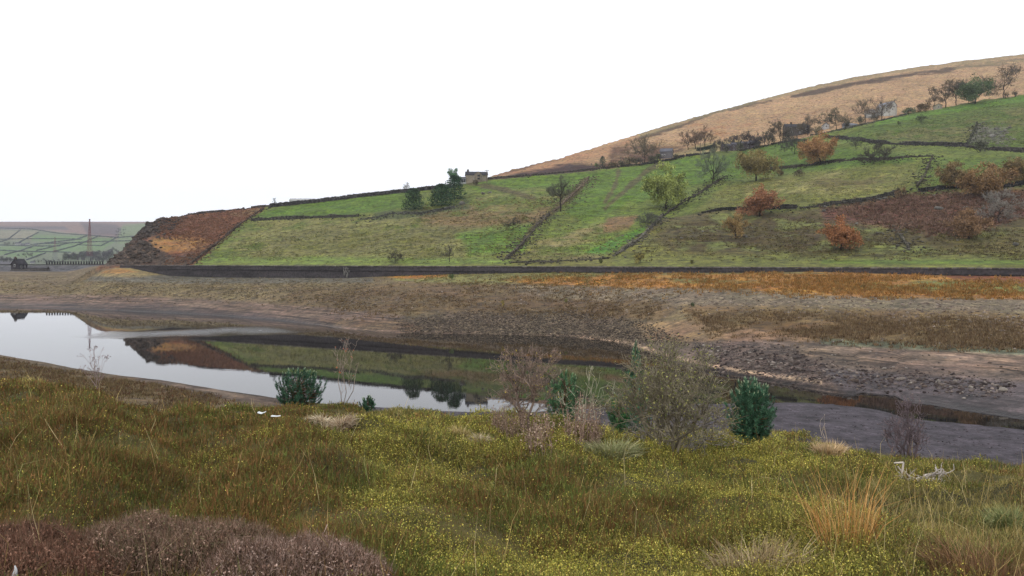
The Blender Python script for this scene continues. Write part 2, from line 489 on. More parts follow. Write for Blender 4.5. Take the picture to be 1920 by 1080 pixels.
stroke(reg_bank, [(1080, 631), (1180, 642), (1230, 660), (1300, 678), (1400, 697), (1480, 708), (1540, 716)], S(168, 142, 118), 4.5, 1.2)
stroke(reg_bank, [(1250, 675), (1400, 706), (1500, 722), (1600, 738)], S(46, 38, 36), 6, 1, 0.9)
stroke(reg_bank, [(520, 594), (600, 607), (640, 614), (700, 620), (760, 622), (900, 624), (1050, 628), (1100, 633)], S(130, 108, 96), 2.5, 1.0, 0.7)
C[reg_bank] *= np.array([1.10, 1.09, 1.03])
# --- road shelf and hill fields
fill(reg_hill, S(114, 126, 58))
K[reg_hill, 0] = 0.6
low_left = (XI < 215) & (YY > DW - 2) & (YY < 366)
C[low_left & (YY < 332)] = S(130, 113, 86); C[low_left & (YY >= 332)] = S(104, 102, 104); C[low_left & (YY > 353)] = S(112, 124, 92)
HG = S(102, 128, 48); OL = S(126, 124, 64); BR = S(112, 98, 68); TN = S(150, 146, 92)
paint(reg_hill, [(470, 470), (360, 520), (2400, 520), (2400, 440), (1500, 420), (1220, 420), (1130, 470), (900, 440), (600, 420)], OL, 10, 20)
paint(reg_hill, [(480, 410), (700, 400), (920, 390), (960, 440), (900, 480), (500, 490), (420, 470)], S(136, 132, 78), 10, 20, patch=0.6)
paint(reg_hill, [(520, 440), (700, 430), (900, 400), (920, 430), (740, 470), (520, 470)], S(120, 116, 72), 8, 18, patch=0.5)
paint(reg_hill, [(780, 395), (940, 380), (1040, 385), (1010, 420), (900, 425), (790, 418)], S(138, 116, 78), 6, 14, patch=0.62)
paint(reg_hill, [(890, 370), (1030, 350), (1060, 370), (1000, 400), (900, 395)], S(134, 132, 76), 6, 14, patch=0.5)
paint(reg_hill, [(700, 398), (800, 385), (880, 372), (880, 392), (800, 405), (700, 412)], S(92, 98, 62), 5, 10, patch=0.6)
paint(reg_hill, [(380, 480), (800, 484), (960, 484), (960, 496), (360, 496)], S(122, 138, 64), 4, 6)
paint(reg_hill, [(860, 440), (1000, 420), (980, 470), (880, 480)], S(108, 134, 54), 8, 16)
paint(reg_hill, [(480, 400), (540, 385), (700, 366), (770, 360), (790, 385), (660, 404), (480, 412)], HG, 3, 4)
paint(reg_hill, [(870, 345), (1000, 331), (1160, 317), (1300, 292), (1340, 300), (1350, 340), (1280, 350), (1220, 370), (1100, 420), (1060, 400), (1080, 360), (1000, 350), (900, 360)], HG, 4, 6)
paint(reg_hill, [(1010, 470), (1050, 440), (1180, 380), (1220, 390), (1200, 440), (1130, 480), (1000, 485)], S(118, 134, 58), 6, 10)
paint(reg_hill, [(1010, 455), (1100, 430), (1160, 410), (1140, 440), (1030, 470)], S(146, 134, 88), 6, 14, patch=0.5)
paint(reg_hill, [(1140, 410), (1195, 405), (1180, 430), (1130, 438)], S(140, 112, 78), 4, 8)
paint(reg_hill, [(1100, 474), (1170, 440), (1215, 420), (1210, 432), (1150, 472)], S(96, 136, 52), 3, 6)
paint(reg_hill, [(1000, 470), (1130, 480), (1130, 487), (960, 490)], S(132, 122, 78), 4, 6, patch=0.6)
# right-hand fields
paint(reg_hill, [(1330, 300), (1380, 285), (1500, 262), (1560, 275), (1700, 290), (1720, 305), (1600, 312), (1500, 325), (1440, 325), (1360, 340)], S(98, 122, 50), 4, 6)
paint(reg_hill, [(1300, 395), (1360, 350), (1500, 325), (1720, 305), (1720, 345), (1640, 372), (1560, 385), (1400, 392)], S(124, 126, 64), 5, 8)
paint(reg_hill, [(1400, 352), (1560, 330), (1690, 322), (1680, 345), (1560, 360), (1400, 372)], S(154, 146, 90), 6, 14, patch=0.5)
paint(reg_hill, [(1510, 340), (1650, 328), (1680, 340), (1560, 355)], S(112, 102, 60), 6, 12, patch=0.5)
paint(reg_hill, [(1740, 300), (2400, 280), (2400, 330), (1900, 340), (1740, 352)], S(106, 126, 54), 4, 8)
paint(reg_hill, [(1560, 262), (1640, 232), (1760, 206), (1930, 178), (2400, 110), (2400, 285), (1920, 282), (1820, 272), (1650, 268)], S(98, 116, 50), 4, 6, streak=0.5)
paint(reg_hill, [(1640, 255), (1760, 225), (1930, 200), (1930, 250), (1820, 262), (1700, 268)], S(112, 110, 62), 6, 12, patch=0.5)
paint(reg_hill, [(1640, 228), (1760, 204), (1930, 178), (2400, 110), (2400, 120), (1930, 188), (1760, 214), (1640, 236)], S(104, 136, 52), 2, 2)
paint(reg_hill, [(1830, 232), (1890, 240), (1880, 270), (1822, 268)], S(104, 104, 84), 4, 8, patch=0.55, stone=0.8)
# rough brown grazing and bracken, lower right
paint(reg_hill, [(1250, 420), (1320, 395), (1500, 392), (1740, 360), (2400, 330), (2400, 480), (1700, 478), (1300, 478), (1220, 450)], S(104, 94, 60), 8, 14, streak=0.7)
paint(reg_hill, [(1250, 430), (1340, 405), (1560, 400), (1700, 430), (1560, 470), (1280, 465)], S(84, 68, 48), 6, 14, patch=0.56, streak=0.7)
paint(reg_hill, [(1250, 430), (1340, 405), (1560, 400), (1920, 430), (1920, 478), (1280, 470)], S(118, 122, 66), 6, 16, patch=0.42)
paint(reg_hill, [(1540, 392), (1640, 380), (1700, 366), (1790, 362), (1940, 360), (1940, 400), (1860, 425), (1760, 440), (1640, 420), (1545, 418)], S(124, 82, 68), 6, 10)
paint(reg_hill, [(1700, 420), (1800, 410), (1820, 440), (1730, 450)], S(120, 84, 66), 5, 12, patch=0.5)
paint(reg_hill, [(1790, 452), (1930, 440), (2400, 430), (2400, 470), (1800, 474)], S(116, 108, 64), 6, 12, patch=0.6)
paint(reg_hill, [(1150, 478), (1930, 478), (2400, 484), (2400, 500), (1150, 500)], S(122, 124, 64), 4, 6)
paint(reg_hill, [(1540, 487), (1930, 488), (2400, 492), (2400, 498), (1540, 495)], S(110, 128, 56), 2, 3)
stroke(reg_hill, [(1640, 478), (1760, 476), (1880, 483)], S(70, 64, 48), 2.5, 3, 0.8)
stroke(reg_hill, [(1480, 480), (1660, 480)], S(78, 70, 50), 2.0, 3, 0.7)
# bracken slope and crag of the headland on the left
paint(reg_hill, [(180, 505), (205, 480), (250, 430), (300, 400), (340, 400), (500, 383), (492, 396), (450, 420), (360, 500)], S(134, 88, 64), 3, 3, streak=0.2)
paint(reg_hill, [(190, 510), (200, 470), (250, 420), (300, 400), (350, 402), (345, 412), (300, 440), (272, 450), (330, 478), (380, 470), (350, 500), (190, 500)], S(88, 72, 60), 4, 8, stone=1.0)
paint(reg_hill, [(240, 440), (290, 405), (350, 402), (335, 425), (280, 440)], S(64, 56, 52), 4, 8, stone=1.0)
paint(reg_hill, [(280, 447), (350, 440), (400, 450), (385, 466), (320, 478), (290, 462)], S(168, 122, 72), 4, 6, stone=0)
paint(reg_hill, [(430, 400), (490, 392), (470, 402), (440, 405)], S(150, 128, 90), 4, 6)
# ruined, rush-grown wall lines
for ln in ([(1160, 318), (1155, 345), (1135, 378)], [(1240, 308), (1215, 318), (1185, 345), (1160, 368), (1135, 390)], [(1100, 335), (1085, 355), (1060, 375), (1040, 395), (1000, 425), (970, 470)],
           [(1320, 402), (1240, 415), (1190, 455)], [(880, 345), (935, 352), (1000, 372)]):
    stroke(reg_hill, ln, S(104, 92, 64), 6, 3, 0.85)
# moor above
reg_moor = (YY > DW) & (YY < 2700) & (XI > 880) & (YY > DW + 9 + top_d(XI) - 1)
K[reg_moor, 0] = 0.1
MO = S(188, 152, 112)
w = sstep(DW + 9 + top_d(XI) + 4, DW + 9 + top_d(XI) + 12, YY) * reg_moor
C[:] = C * (1 - w[..., None]) + (MO * (1 + n_c[..., None] * 0.35)) * w[..., None]
paint(reg_moor, [(900, 345), (960, 318), (1050, 296), (1060, 302), (1150, 310), (1100, 325), (920, 340)], S(78, 58, 54), 5, 10)
paint(reg_moor, [(930, 332), (1050, 297), (1180, 262), (1180, 280), (1110, 297), (1040, 312)], S(186, 142, 104), 4, 6, patch=0.7)
paint(reg_moor, [(1150, 275), (1190, 275), (1280, 275), (1290, 292), (1200, 308), (1120, 318), (1140, 300)], S(112, 82, 62), 6, 10, patch=0.65)
paint(reg_moor, [(1250, 292), (1320, 270), (1390, 262), (1385, 282), (1300, 292)], S(168, 152, 104), 5, 6)
stroke(reg_moor, [(1190, 262), (1280, 235), (1330, 214), (1400, 197), (1446, 190)], S(96, 76, 58), 4, 3, 0.9)
stroke(reg_moor, [(1484, 182), (1560, 165), (1620, 155), (1680, 145), (1720, 137), (1790, 130)], S(92, 72, 56), 5, 3, 0.95)
stroke(reg_moor, [(1790, 128), (1920, 112)], S(122, 112, 80), 5, 3, 0.7)
stroke(reg_moor, [(1200, 252), (1300, 220), (1400, 192), (1550, 156), (1700, 128), (1920, 101)], S(158, 146, 104), 7, 3, 0.6)
paint(reg_moor, [(1290, 240), (1400, 215), (1420, 225), (1340, 262)], S(170, 124, 84), 5, 14, patch=0.4)
# --- far hillside beyond the dam
reg_fh = (YY > 600) & (XI < 700)
fill(reg_fh & (XI < 520), S(122, 130, 104))
FG = S(116, 140, 92)
paint(reg_fh, [(-600, 380), (600, 380), (600, 444), (220, 448), (160, 440), (60, 430), (-600, 428)], S(150, 124, 116), 3, 3)
paint(reg_fh, [(-600, 424), (120, 424), (130, 431), (20, 430), (-600, 434)], S(112, 102, 106), 2, 3)
paint(reg_fh, [(150, 417), (215, 420), (238, 434), (220, 442), (165, 441)], S(110, 96, 98), 3, 5)
paint(reg_fh, [(230, 422), (300, 416), (600, 410), (600, 460), (220, 458), (222, 440)], S(124, 138, 98), 3, 3)
paint(reg_fh, [(-600, 431), (70, 433), (60, 450), (-600, 452)], S(146, 140, 116), 2, 2)
for pl in ([(60, 440), (160, 443), (150, 452), (60, 452)], [(150, 446), (215, 446), (215, 453), (140, 453)], [(0, 462), (60, 462), (40, 470), (-20, 470)], [(60, 462), (130, 455), (180, 455), (120, 474), (40, 474)],
           [(120, 472), (180, 456), (215, 454), (190, 470)], [(20, 474), (90, 472), (60, 482), (10, 482)], [(0, 470), (30, 470), (10, 478), (-20, 478)]):
    paint(reg_fh, pl, FG, 1.5, 1.5)
paint(reg_fh, [(-600, 480), (60, 484), (140, 478), (260, 480), (260, 505), (-600, 505)], S(120, 128, 104), 3, 5)
paint(reg_fh, [(-600, 487), (24, 487), (24, 505), (-600, 505)], S(100, 96, 100), 2, 3)
# --- fine-grained variation that is part of the vegetation itself
vr = 1 + (n_b * 0.5 + n_a * 0.35)
C *= vr[..., None]
C = np.clip(C, 0.005, 0.9)

nr, nc = U.shape
V = np.stack([XW, YY, Z], -1).reshape(-1, 3)
idx = np.arange(nr * nc).reshape(nr, nc)
F = np.stack([idx[:-1, :-1], idx[:-1, 1:], idx[1:, 1:], idx[1:, :-1]], -1).reshape(-1, 4)
gm = mesh_data("ground", V, [F], C.reshape(-1, 3))
at = gm.color_attributes.new("Kind", 'FLOAT_COLOR', 'POINT')
kk = np.ones((nr * nc, 4), np.float32); kk[:, :3] = K.reshape(-1, 3)
at.data.foreach_set("color", kk.ravel())

m, nt, b = new_mat("terrain")
N, L = nt.nodes, nt.links
def nd(t, **kw):
    n = N.new(t)
    for k, v in kw.items(): setattr(n, k, v)
    return n
def math_n(op, a, bb):
    n = nd("ShaderNodeMath", operation=op)
    for i, v in enumerate((a, bb)):
        if isinstance(v, (int, float)): n.inputs[i].default_value = v
        else: L.new(v, n.inputs[i])
    return n.outputs[0]
def noise(vec, scale, detail=4, rough=0.55):
    n = nd("ShaderNodeTexNoise"); n.inputs['Scale'].default_value = scale; n.inputs['Detail'].default_value = detail
    n.inputs['Roughness'].default_value = rough
    L.new(vec, n.inputs['Vector']); return n.outputs['Fac']
def rng(v, a, bb, c, d):
    n = nd("ShaderNodeMapRange"); L.new(v, n.inputs[0])
    for i, q in enumerate((a, bb, c, d)): n.inputs[i + 1].default_value = q
    return n.outputs[0]
geo = nd("ShaderNodeNewGeometry"); P = geo.outputs['Position']
ac = nd("ShaderNodeAttribute"); ac.attribute_name = "Col"
ak = nd("ShaderNodeAttribute"); ak.attribute_name = "Kind"
sk = nd("ShaderNodeSeparateColor"); L.new(ak.outputs['Color'], sk.inputs[0])
# tussocks
t1 = noise(P, 0.55, 5, 0.65); t2 = noise(P, 2.6, 4, 0.7)
v1 = rng(t1, 0.33, 0.67, 0.5, 1.5); v2 = rng(t2, 0.3, 0.7, 0.6, 1.4)
# contour streaks: lines that follow the level (strand lines, sheep terraces with shading put into the colour)
mp = nd("ShaderNodeMapping"); mp.inputs['Scale'].default_value = (0.03, 0.03, 2.6); L.new(P, mp.inputs['Vector'])
st = noise(mp.outputs[0], 2.2, 5, 0.7)
sv = rng(st, 0.34, 0.66, -0.55, 0.55)
sv = math_n('ADD', math_n('MULTIPLY', sv, sk.outputs[0]), 1.0)
# loose stones
vo = nd("ShaderNodeTexVoronoi"); vo.inputs['Scale'].default_value = 1.5; L.new(P, vo.inputs['Vector'])
vsep = nd("ShaderNodeSeparateColor"); L.new(vo.outputs['Color'], vsep.inputs[0])
so = rng(vsep.outputs[0], 0, 1, -0.5, 0.65)
so = math_n('ADD', math_n('MULTIPLY', so, sk.outputs[1]), 1.0)
tot = math_n('MULTIPLY', math_n('MULTIPLY', v1, v2), math_n('MULTIPLY', sv, so))
grit = rng(noise(P, 7.0, 3, 0.8), 0.35, 0.65, -0.7, 0.8)
tot = math_n('MULTIPLY', tot, math_n('ADD', math_n('MULTIPLY', grit, sk.outputs[1]), 1.0))
tot = math_n('MAXIMUM', tot, 0.12)
sc_ = nd("ShaderNodeVectorMath", operation='SCALE'); L.new(ac.outputs['Color'], sc_.inputs[0]); L.new(tot, sc_.inputs['Scale'])
# hue drift between dead straw and live green
hn = noise(P, 0.12, 3)
hs = nd("ShaderNodeHueSaturation"); L.new(sc_.outputs[0], hs.inputs['Color']); L.new(rng(hn, 0.3, 0.7, 0.488, 0.512), hs.inputs['Hue'])
L.new(rng(t1, 0.3, 0.7, 0.85, 1.08), hs.inputs['Saturation'])
L.new(hs.outputs[0], b.inputs['Base Color'])
L.new(rng(sk.outputs[2], 0, 1, 0.95, 0.45), b.inputs['Roughness'])
b.inputs['Specular IOR Level'].default_value = 0.25
bp = nd("ShaderNodeBump"); bp.inputs['Strength'].default_value = 0.7; bp.inputs['Distance'].default_value = 0.35
L.new(math_n('ADD', t1, math_n('MULTIPLY', t2, 0.5)), bp.inputs['Height']); L.new(bp.outputs[0], b.inputs['Normal'])
M_TERRAIN = m
g_ob = link("ground", gm, M_TERRAIN, smooth=True)
tag(g_ob, "moorland bank, drained reservoir bed, sloping fields and moor of the valley", "ground", kind="structure")

# ------------------------------------------------------------------ water
m, nt, b = new_mat("water")
N, L = nt.nodes, nt.links
geo = nd("ShaderNodeNewGeometry"); P = geo.outputs['Position']
b.inputs['Base Color'].default_value = (0.012, 0.011, 0.010, 1)
b.inputs['Roughness'].default_value = 0.0
b.inputs['IOR'].default_value = 1.333
b.inputs['Specular IOR Level'].default_value = 0.5
mp = nd("ShaderNodeMapping"); mp.inputs['Scale'].default_value = (0.4, 1.0, 1.0); L.new(P, mp.inputs['Vector'])
rn = noise(mp.outputs[0], 0.9, 3); rn2 = noise(mp.outputs[0], 3.0, 3)
# a cat's paw of wind ruffles one long patch out in the open water
sp = nd("ShaderNodeSeparateXYZ"); L.new(P, sp.inputs[0])
def seg_mask(p, q, rad):
    """soft mask round the segment p-q on the water"""
    ex, ey = q[0] - p[0], q[1] - p[1]; l2 = ex * ex + ey * ey
    ax = math_n('SUBTRACT', sp.outputs[0], p[0]); ay = math_n('SUBTRACT', sp.outputs[1], p[1])
    t = math_n('DIVIDE', math_n('ADD', math_n('MULTIPLY', ax, ex), math_n('MULTIPLY', ay, ey)), l2)
    tt = math_n('MINIMUM', math_n('MAXIMUM', t, 0.0), 1.0)
    dx = math_n('SUBTRACT', ax, math_n('MULTIPLY', tt, ex)); dy = math_n('SUBTRACT', ay, math_n('MULTIPLY', tt, ey))
    d = math_n('SQRT', math_n('ADD', math_n('MULTIPLY', dx, dx), math_n('MULTIPLY', dy, dy)), 0.0)
    d = math_n('ADD', d, rng(noise(P, 0.09, 3), 0.3, 0.7, -rad * 0.35, rad * 0.35))
    return rng(d, 0.0, rad, 1.0, 0.0)
def wpt(X, y):
    Yw = EYE * FPX / (y - HZ); return ((X - 960) / FPX * Yw, Yw)
ruf = seg_mask(wpt(285, 626), wpt(490, 619), 11.0)
rr = math_n('ADD', math_n('MULTIPLY', ruf, 0.3), 0.0)
L.new(rr, b.inputs['Roughness'])
bp = nd("ShaderNodeBump"); bp.inputs['Distance'].default_value = 0.05
L.new(math_n('ADD', math_n('MULTIPLY', ruf, 1.0), 0.018), bp.inputs['Strength'])
L.new(math_n('ADD', rn, math_n('MULTIPLY', rn2, 0.5)), bp.inputs['Height']); L.new(bp.outputs[0], b.inputs['Normal'])
wu = np.linspace(-400, 420, 42); wy = np.linspace(40, 300, 40)
A, B = np.meshgrid(wu, wy)
V = np.stack([A, B, np.zeros_like(A)], -1).reshape(-1, 3)
ii = np.arange(A.size).reshape(A.shape)
F = np.stack([ii[:-1, :-1], ii[:-1, 1:], ii[1:, 1:], ii[1:, :-1]], -1).reshape(-1, 4)
tag(link("water", mesh_data("water", V, [F]), m), "still dark water left in the low reservoir", "water", kind="structure")
# ------------------------------------------------------------------ rocks
def rock_points(n, seed, flat=0.6, sub=1):
    """n irregular rocks as template vertices (unit size)"""
    rg = np.random.default_rng(seed)
    t = (1 + 5 ** 0.5) / 2
    v = np.array([[-1, t, 0], [1, t, 0], [-1, -t, 0], [1, -t, 0], [0, -1, t], [0, 1, t], [0, -1, -t], [0, 1, -t], [t, 0, -1], [t, 0, 1], [-t, 0, -1], [-t, 0, 1]]) / 1.9
    f = np.array([[0, 11, 5], [0, 5, 1], [0, 1, 7], [0, 7, 10], [0, 10, 11], [1, 5, 9], [5, 11, 4], [11, 10, 2], [10, 7, 6], [7, 1, 8],
                  [3, 9, 4], [3, 4, 2], [3, 2, 6], [3, 6, 8], [3, 8, 9], [4, 9, 5], [2, 4, 11], [6, 2, 10], [8, 6, 7], [9, 8, 1]])
    out = []
    for i in range(n):
        q = v * rg.uniform(0.62, 1.2, (12, 1)) * np.array([1.0, rg.uniform(0.55, 0.95), flat * rg.uniform(0.7, 1.2)])
        a = rg.uniform(-0.25, 0.25); ca, sa = math.cos(a), math.sin(a)
        q = np.stack([q[:, 0] * ca - q[:, 2] * sa, q[:, 1], q[:, 0] * sa + q[:, 2] * ca], 1)
        out.append(q)
    return out, f
ROCKS, ROCK_F = rock_points(14, 5)

def rocks_mesh(pts, sizes, cols, seed=1, sink=0.25):
    rg = np.random.default_rng(seed)
    mb = MB()
    Vs, Fs, Cs = [], [], []
    n = 0
    for p, s, c in zip(pts, sizes, cols):
        q = ROCKS[rg.integers(len(ROCKS))]; a = rg.uniform(0, 6.28)
        ca, sa = math.cos(a), math.sin(a)
        w = np.stack([q[:, 0] * ca - q[:, 1] * sa, q[:, 0] * sa + q[:, 1] * ca, q[:, 2]], 1) * s + p + np.array([0, 0, s * sink])
        Vs.append(w); Fs.append(ROCK_F + n); Cs.append(np.broadcast_to(c, (12, 3))); n += 12
    mb.V = Vs; mb.F[3] = Fs; mb.C = Cs; mb.n = n
    return mb

# ------------------------------------------------------------------ walls
def resample(P, step):
    P = np.asarray(P, float); d = np.linalg.norm(np.diff(P, axis=0), axis=1); s = np.concatenate([[0], np.cumsum(d)])
    n = max(2, int(s[-1] / step)); t = np.linspace(0, s[-1], n)
    return np.stack([np.interp(t, s, P[:, k]) for k in range(P.shape[1])], 1)

def dry_wall(pxs, label, h=1.3, w=0.55, ruin=0.2, col=(62, 58, 52), seed=0, group=None, step=0.55, at=None):
    """a dry stone wall of separate rough blocks following the ground"""
    at = at or hill
    rg = np.random.default_rng(100 + seed)
    pts = np.array([at(*p)[:2] for p in resample(pxs, 5.0)])
    pts = resample(pts, step)
    n = len(pts)
    u = pts[:, 0] / pts[:, 1]
    z = height(u, pts[:, 1])
    t = np.gradient(pts, axis=0); ang = np.arctan2(t[:, 1], t[:, 0])
    s = np.arange(n) * step
    keep = h * np.clip(1 - ruin * 2.2 * np.clip(fbm(s / 9, s * 0 + seed, 31) - 0.42, 0, 1) * 3, 0.34, 1)
    mb = MB(); base = S(*col)
    for i in range(n):
        hh = keep[i] * rg.uniform(0.88, 1.08)
        lay = 3 if hh > 0.75 else 2
        zz = z[i] - 0.35
        for k in range(lay):
            bh = (hh + 0.35) / lay
            jx, jy = rg.normal(0, 0.05, 2)
            c = base * rg.uniform(0.9, 2.6)
            if rg.random() < 0.08: c = base * 3.2
            mb.box((pts[i, 0] + jx, pts[i, 1] + jy, zz + bh / 2), (step * rg.uniform(0.95, 1.25), w * rg.uniform(0.8, 1.25) * (1 - 0.12 * k), bh * rg.uniform(0.95, 1.08)),
                   ang[i] + rg.normal(0, 0.10), c, rg.uniform(0.8, 0.98))
            zz += bh
    # fallen stones at the foot
    nf = int(n * (0.5 + 4.5 * ruin))
    k = rg.integers(0, n, nf); off = rg.normal(0, 0.8 + 2.2 * ruin, (nf, 2))
    fp = pts[k] + off
    fz = height(fp[:, 0] / fp[:, 1], fp[:, 1])
    r = rocks_mesh(np.column_stack([fp, fz]), rg.uniform(0.15, 0.5, nf), [base * rg.uniform(0.6, 1.9) for _ in range(nf)], seed)
    core = np.concatenate([np.column_stack([pts, z - 0.5]), np.column_stack([pts, z + keep * 0.5])]); ci = np.arange(2 * n).reshape(2, n)
    tn = np.column_stack([-np.sin(ang), np.cos(ang), np.zeros(n)]) * w * 0.3
    for sg in (1, -1):
        mb.add(core + np.concatenate([tn, tn]) * sg, np.stack([ci[0, :-1], ci[0, 1:], ci[1, 1:], ci[1, :-1]], -1), base)
    o = mb.build("drystone_wall", M_STONE)
    fo = r.build("fallen_stones", M_STONE, o); fo["kind"] = "stuff"
    return tag(o, label, "wall", group)

WALLS = [
 ([(338, 404), (420, 396), (508, 386)], "thin broken stone wall along the skyline above the rust-brown bracken slope", 1.2, 0.25, (66, 58, 56)),
 ([(358, 495), (400, 462), (450, 421), (494, 391)], "stone wall dividing the rust-brown bracken slope from the green field", 1.2, 0.15, (70, 60, 52)),
 ([(506, 389), (600, 379), (700, 367), (756, 361), (846, 352)], "long dark stone wall on the skyline left of the house with spruces", 2.6, -0.08, (58, 55, 54)),
 ([(472, 414), (540, 411), (610, 408), (672, 406)], "straight dark stone wall across the slope below the top left green field", 1.9, 0.12, (64, 62, 54)),
 ([(676, 412), (706, 408), (735, 400), (790, 402), (850, 390)], "tumbled stone wall below the dark spruces left of the house", 1.4, 0.6, (74, 74, 66)),
 ([(916, 335), (1000, 329), (1100, 319), (1160, 313), (1215, 307)], "stone wall along the top of the bright green field right of the house", 1.3, 0.2, (66, 60, 54)),
 ([(1205, 309), (1262, 300), (1275, 295), (1312, 290), (1330, 288)], "dark wall below the grey stone barn", 1.7, 0.1, (46, 44, 42)),
 ([(1104, 333), (1085, 356), (1062, 376), (1040, 396)], "ruined wall running downhill beside the tall bare tree", 1.2, 0.7, (98, 86, 72)),
 ([(1030, 402), (1005, 425), (985, 452), (968, 470), (950, 486)], "broken wall running down to the road below the bare tree", 1.2, 0.6, (78, 72, 64)),
 ([(1152, 480), (1190, 456), (1222, 425), (1242, 407)], "crumbling pale-topped wall running down to the road below the yellow-green tree", 1.5, 0.4, (92, 88, 78)),
 ([(1244, 405), (1280, 380), (1312, 362), (1340, 343), (1362, 330)], "stone wall climbing from the yellow-green tree past the bare ash", 1.3, 0.35, (66, 62, 52)),
 ([(1440, 318), (1500, 313), (1548, 306), (1562, 304)], "mossy wall under the orange-leaved oak", 1.6, 0.4, (60, 56, 48)),
 ([(1562, 303), (1610, 300), (1660, 300), (1700, 295), (1742, 293)], "low rubble wall right of the orange-leaved oak", 1.4, 0.5, (66, 62, 54)),
 ([(1552, 258), (1600, 262), (1640, 269), (1700, 272), (1740, 272), (1812, 275)], "high dark stone wall under the upper right green field", 2.3, 0.1, (56, 53, 50)),
 ([(1812, 276), (1860, 281), (1930, 286)], "dark stone wall reaching the right edge below the rocky field", 2.3, 0.3, (62, 58, 54)),
 ([(1832, 232), (1822, 254), (1814, 272)], "short stone wall running uphill beside the pale rock outcrop", 1.5, 0.2, (62, 62, 50)),
 ([(1748, 294), (1736, 324), (1720, 352)], "stone wall running downhill left of the bronze trees", 1.5, 0.35, (74, 70, 58)),
 ([(1318, 400), (1350, 394), (1400, 394), (1440, 392), (1492, 391)], "dark stone wall under the red leaning tree", 1.9, 0.2, (50, 48, 44)),
 ([(1502, 391), (1560, 384), (1620, 378), (1650, 372), (1684, 361)], "dark stone wall above the red-brown bracken", 1.7, 0.25, (58, 56, 50)),
 ([(1724, 361), (1770, 354), (1812, 352), (1880, 352), (1930, 345)], "dark wall under the three bronze trees", 1.8, 0.2, (46, 44, 42)),
 ([(1676, 424), (1690, 446), (1704, 466)], "short ruined wall running down through the bracken to the road", 1.0, 0.6, (82, 78, 68)),
 ([(1388, 283), (1440, 272), (1500, 262)], "low garden wall below the long cottage row", 1.2, 0.2, (58, 55, 50)),
 ([(1520, 254), (1580, 243), (1640, 229), (1700, 215)], "stone wall between the white farmhouse and the field", 1.2, 0.2, (74, 72, 62)),
 ([(960, 493), (1040, 490), (1140, 485)], "low wall on the verge above the road", 0.9, 0.3, (74, 70, 60)),
]
for i, (p, lab, h, ru, col) in enumerate(WALLS):
    dry_wall(p, lab, h * 0.68, 0.6, ru + 0.14, col, i)

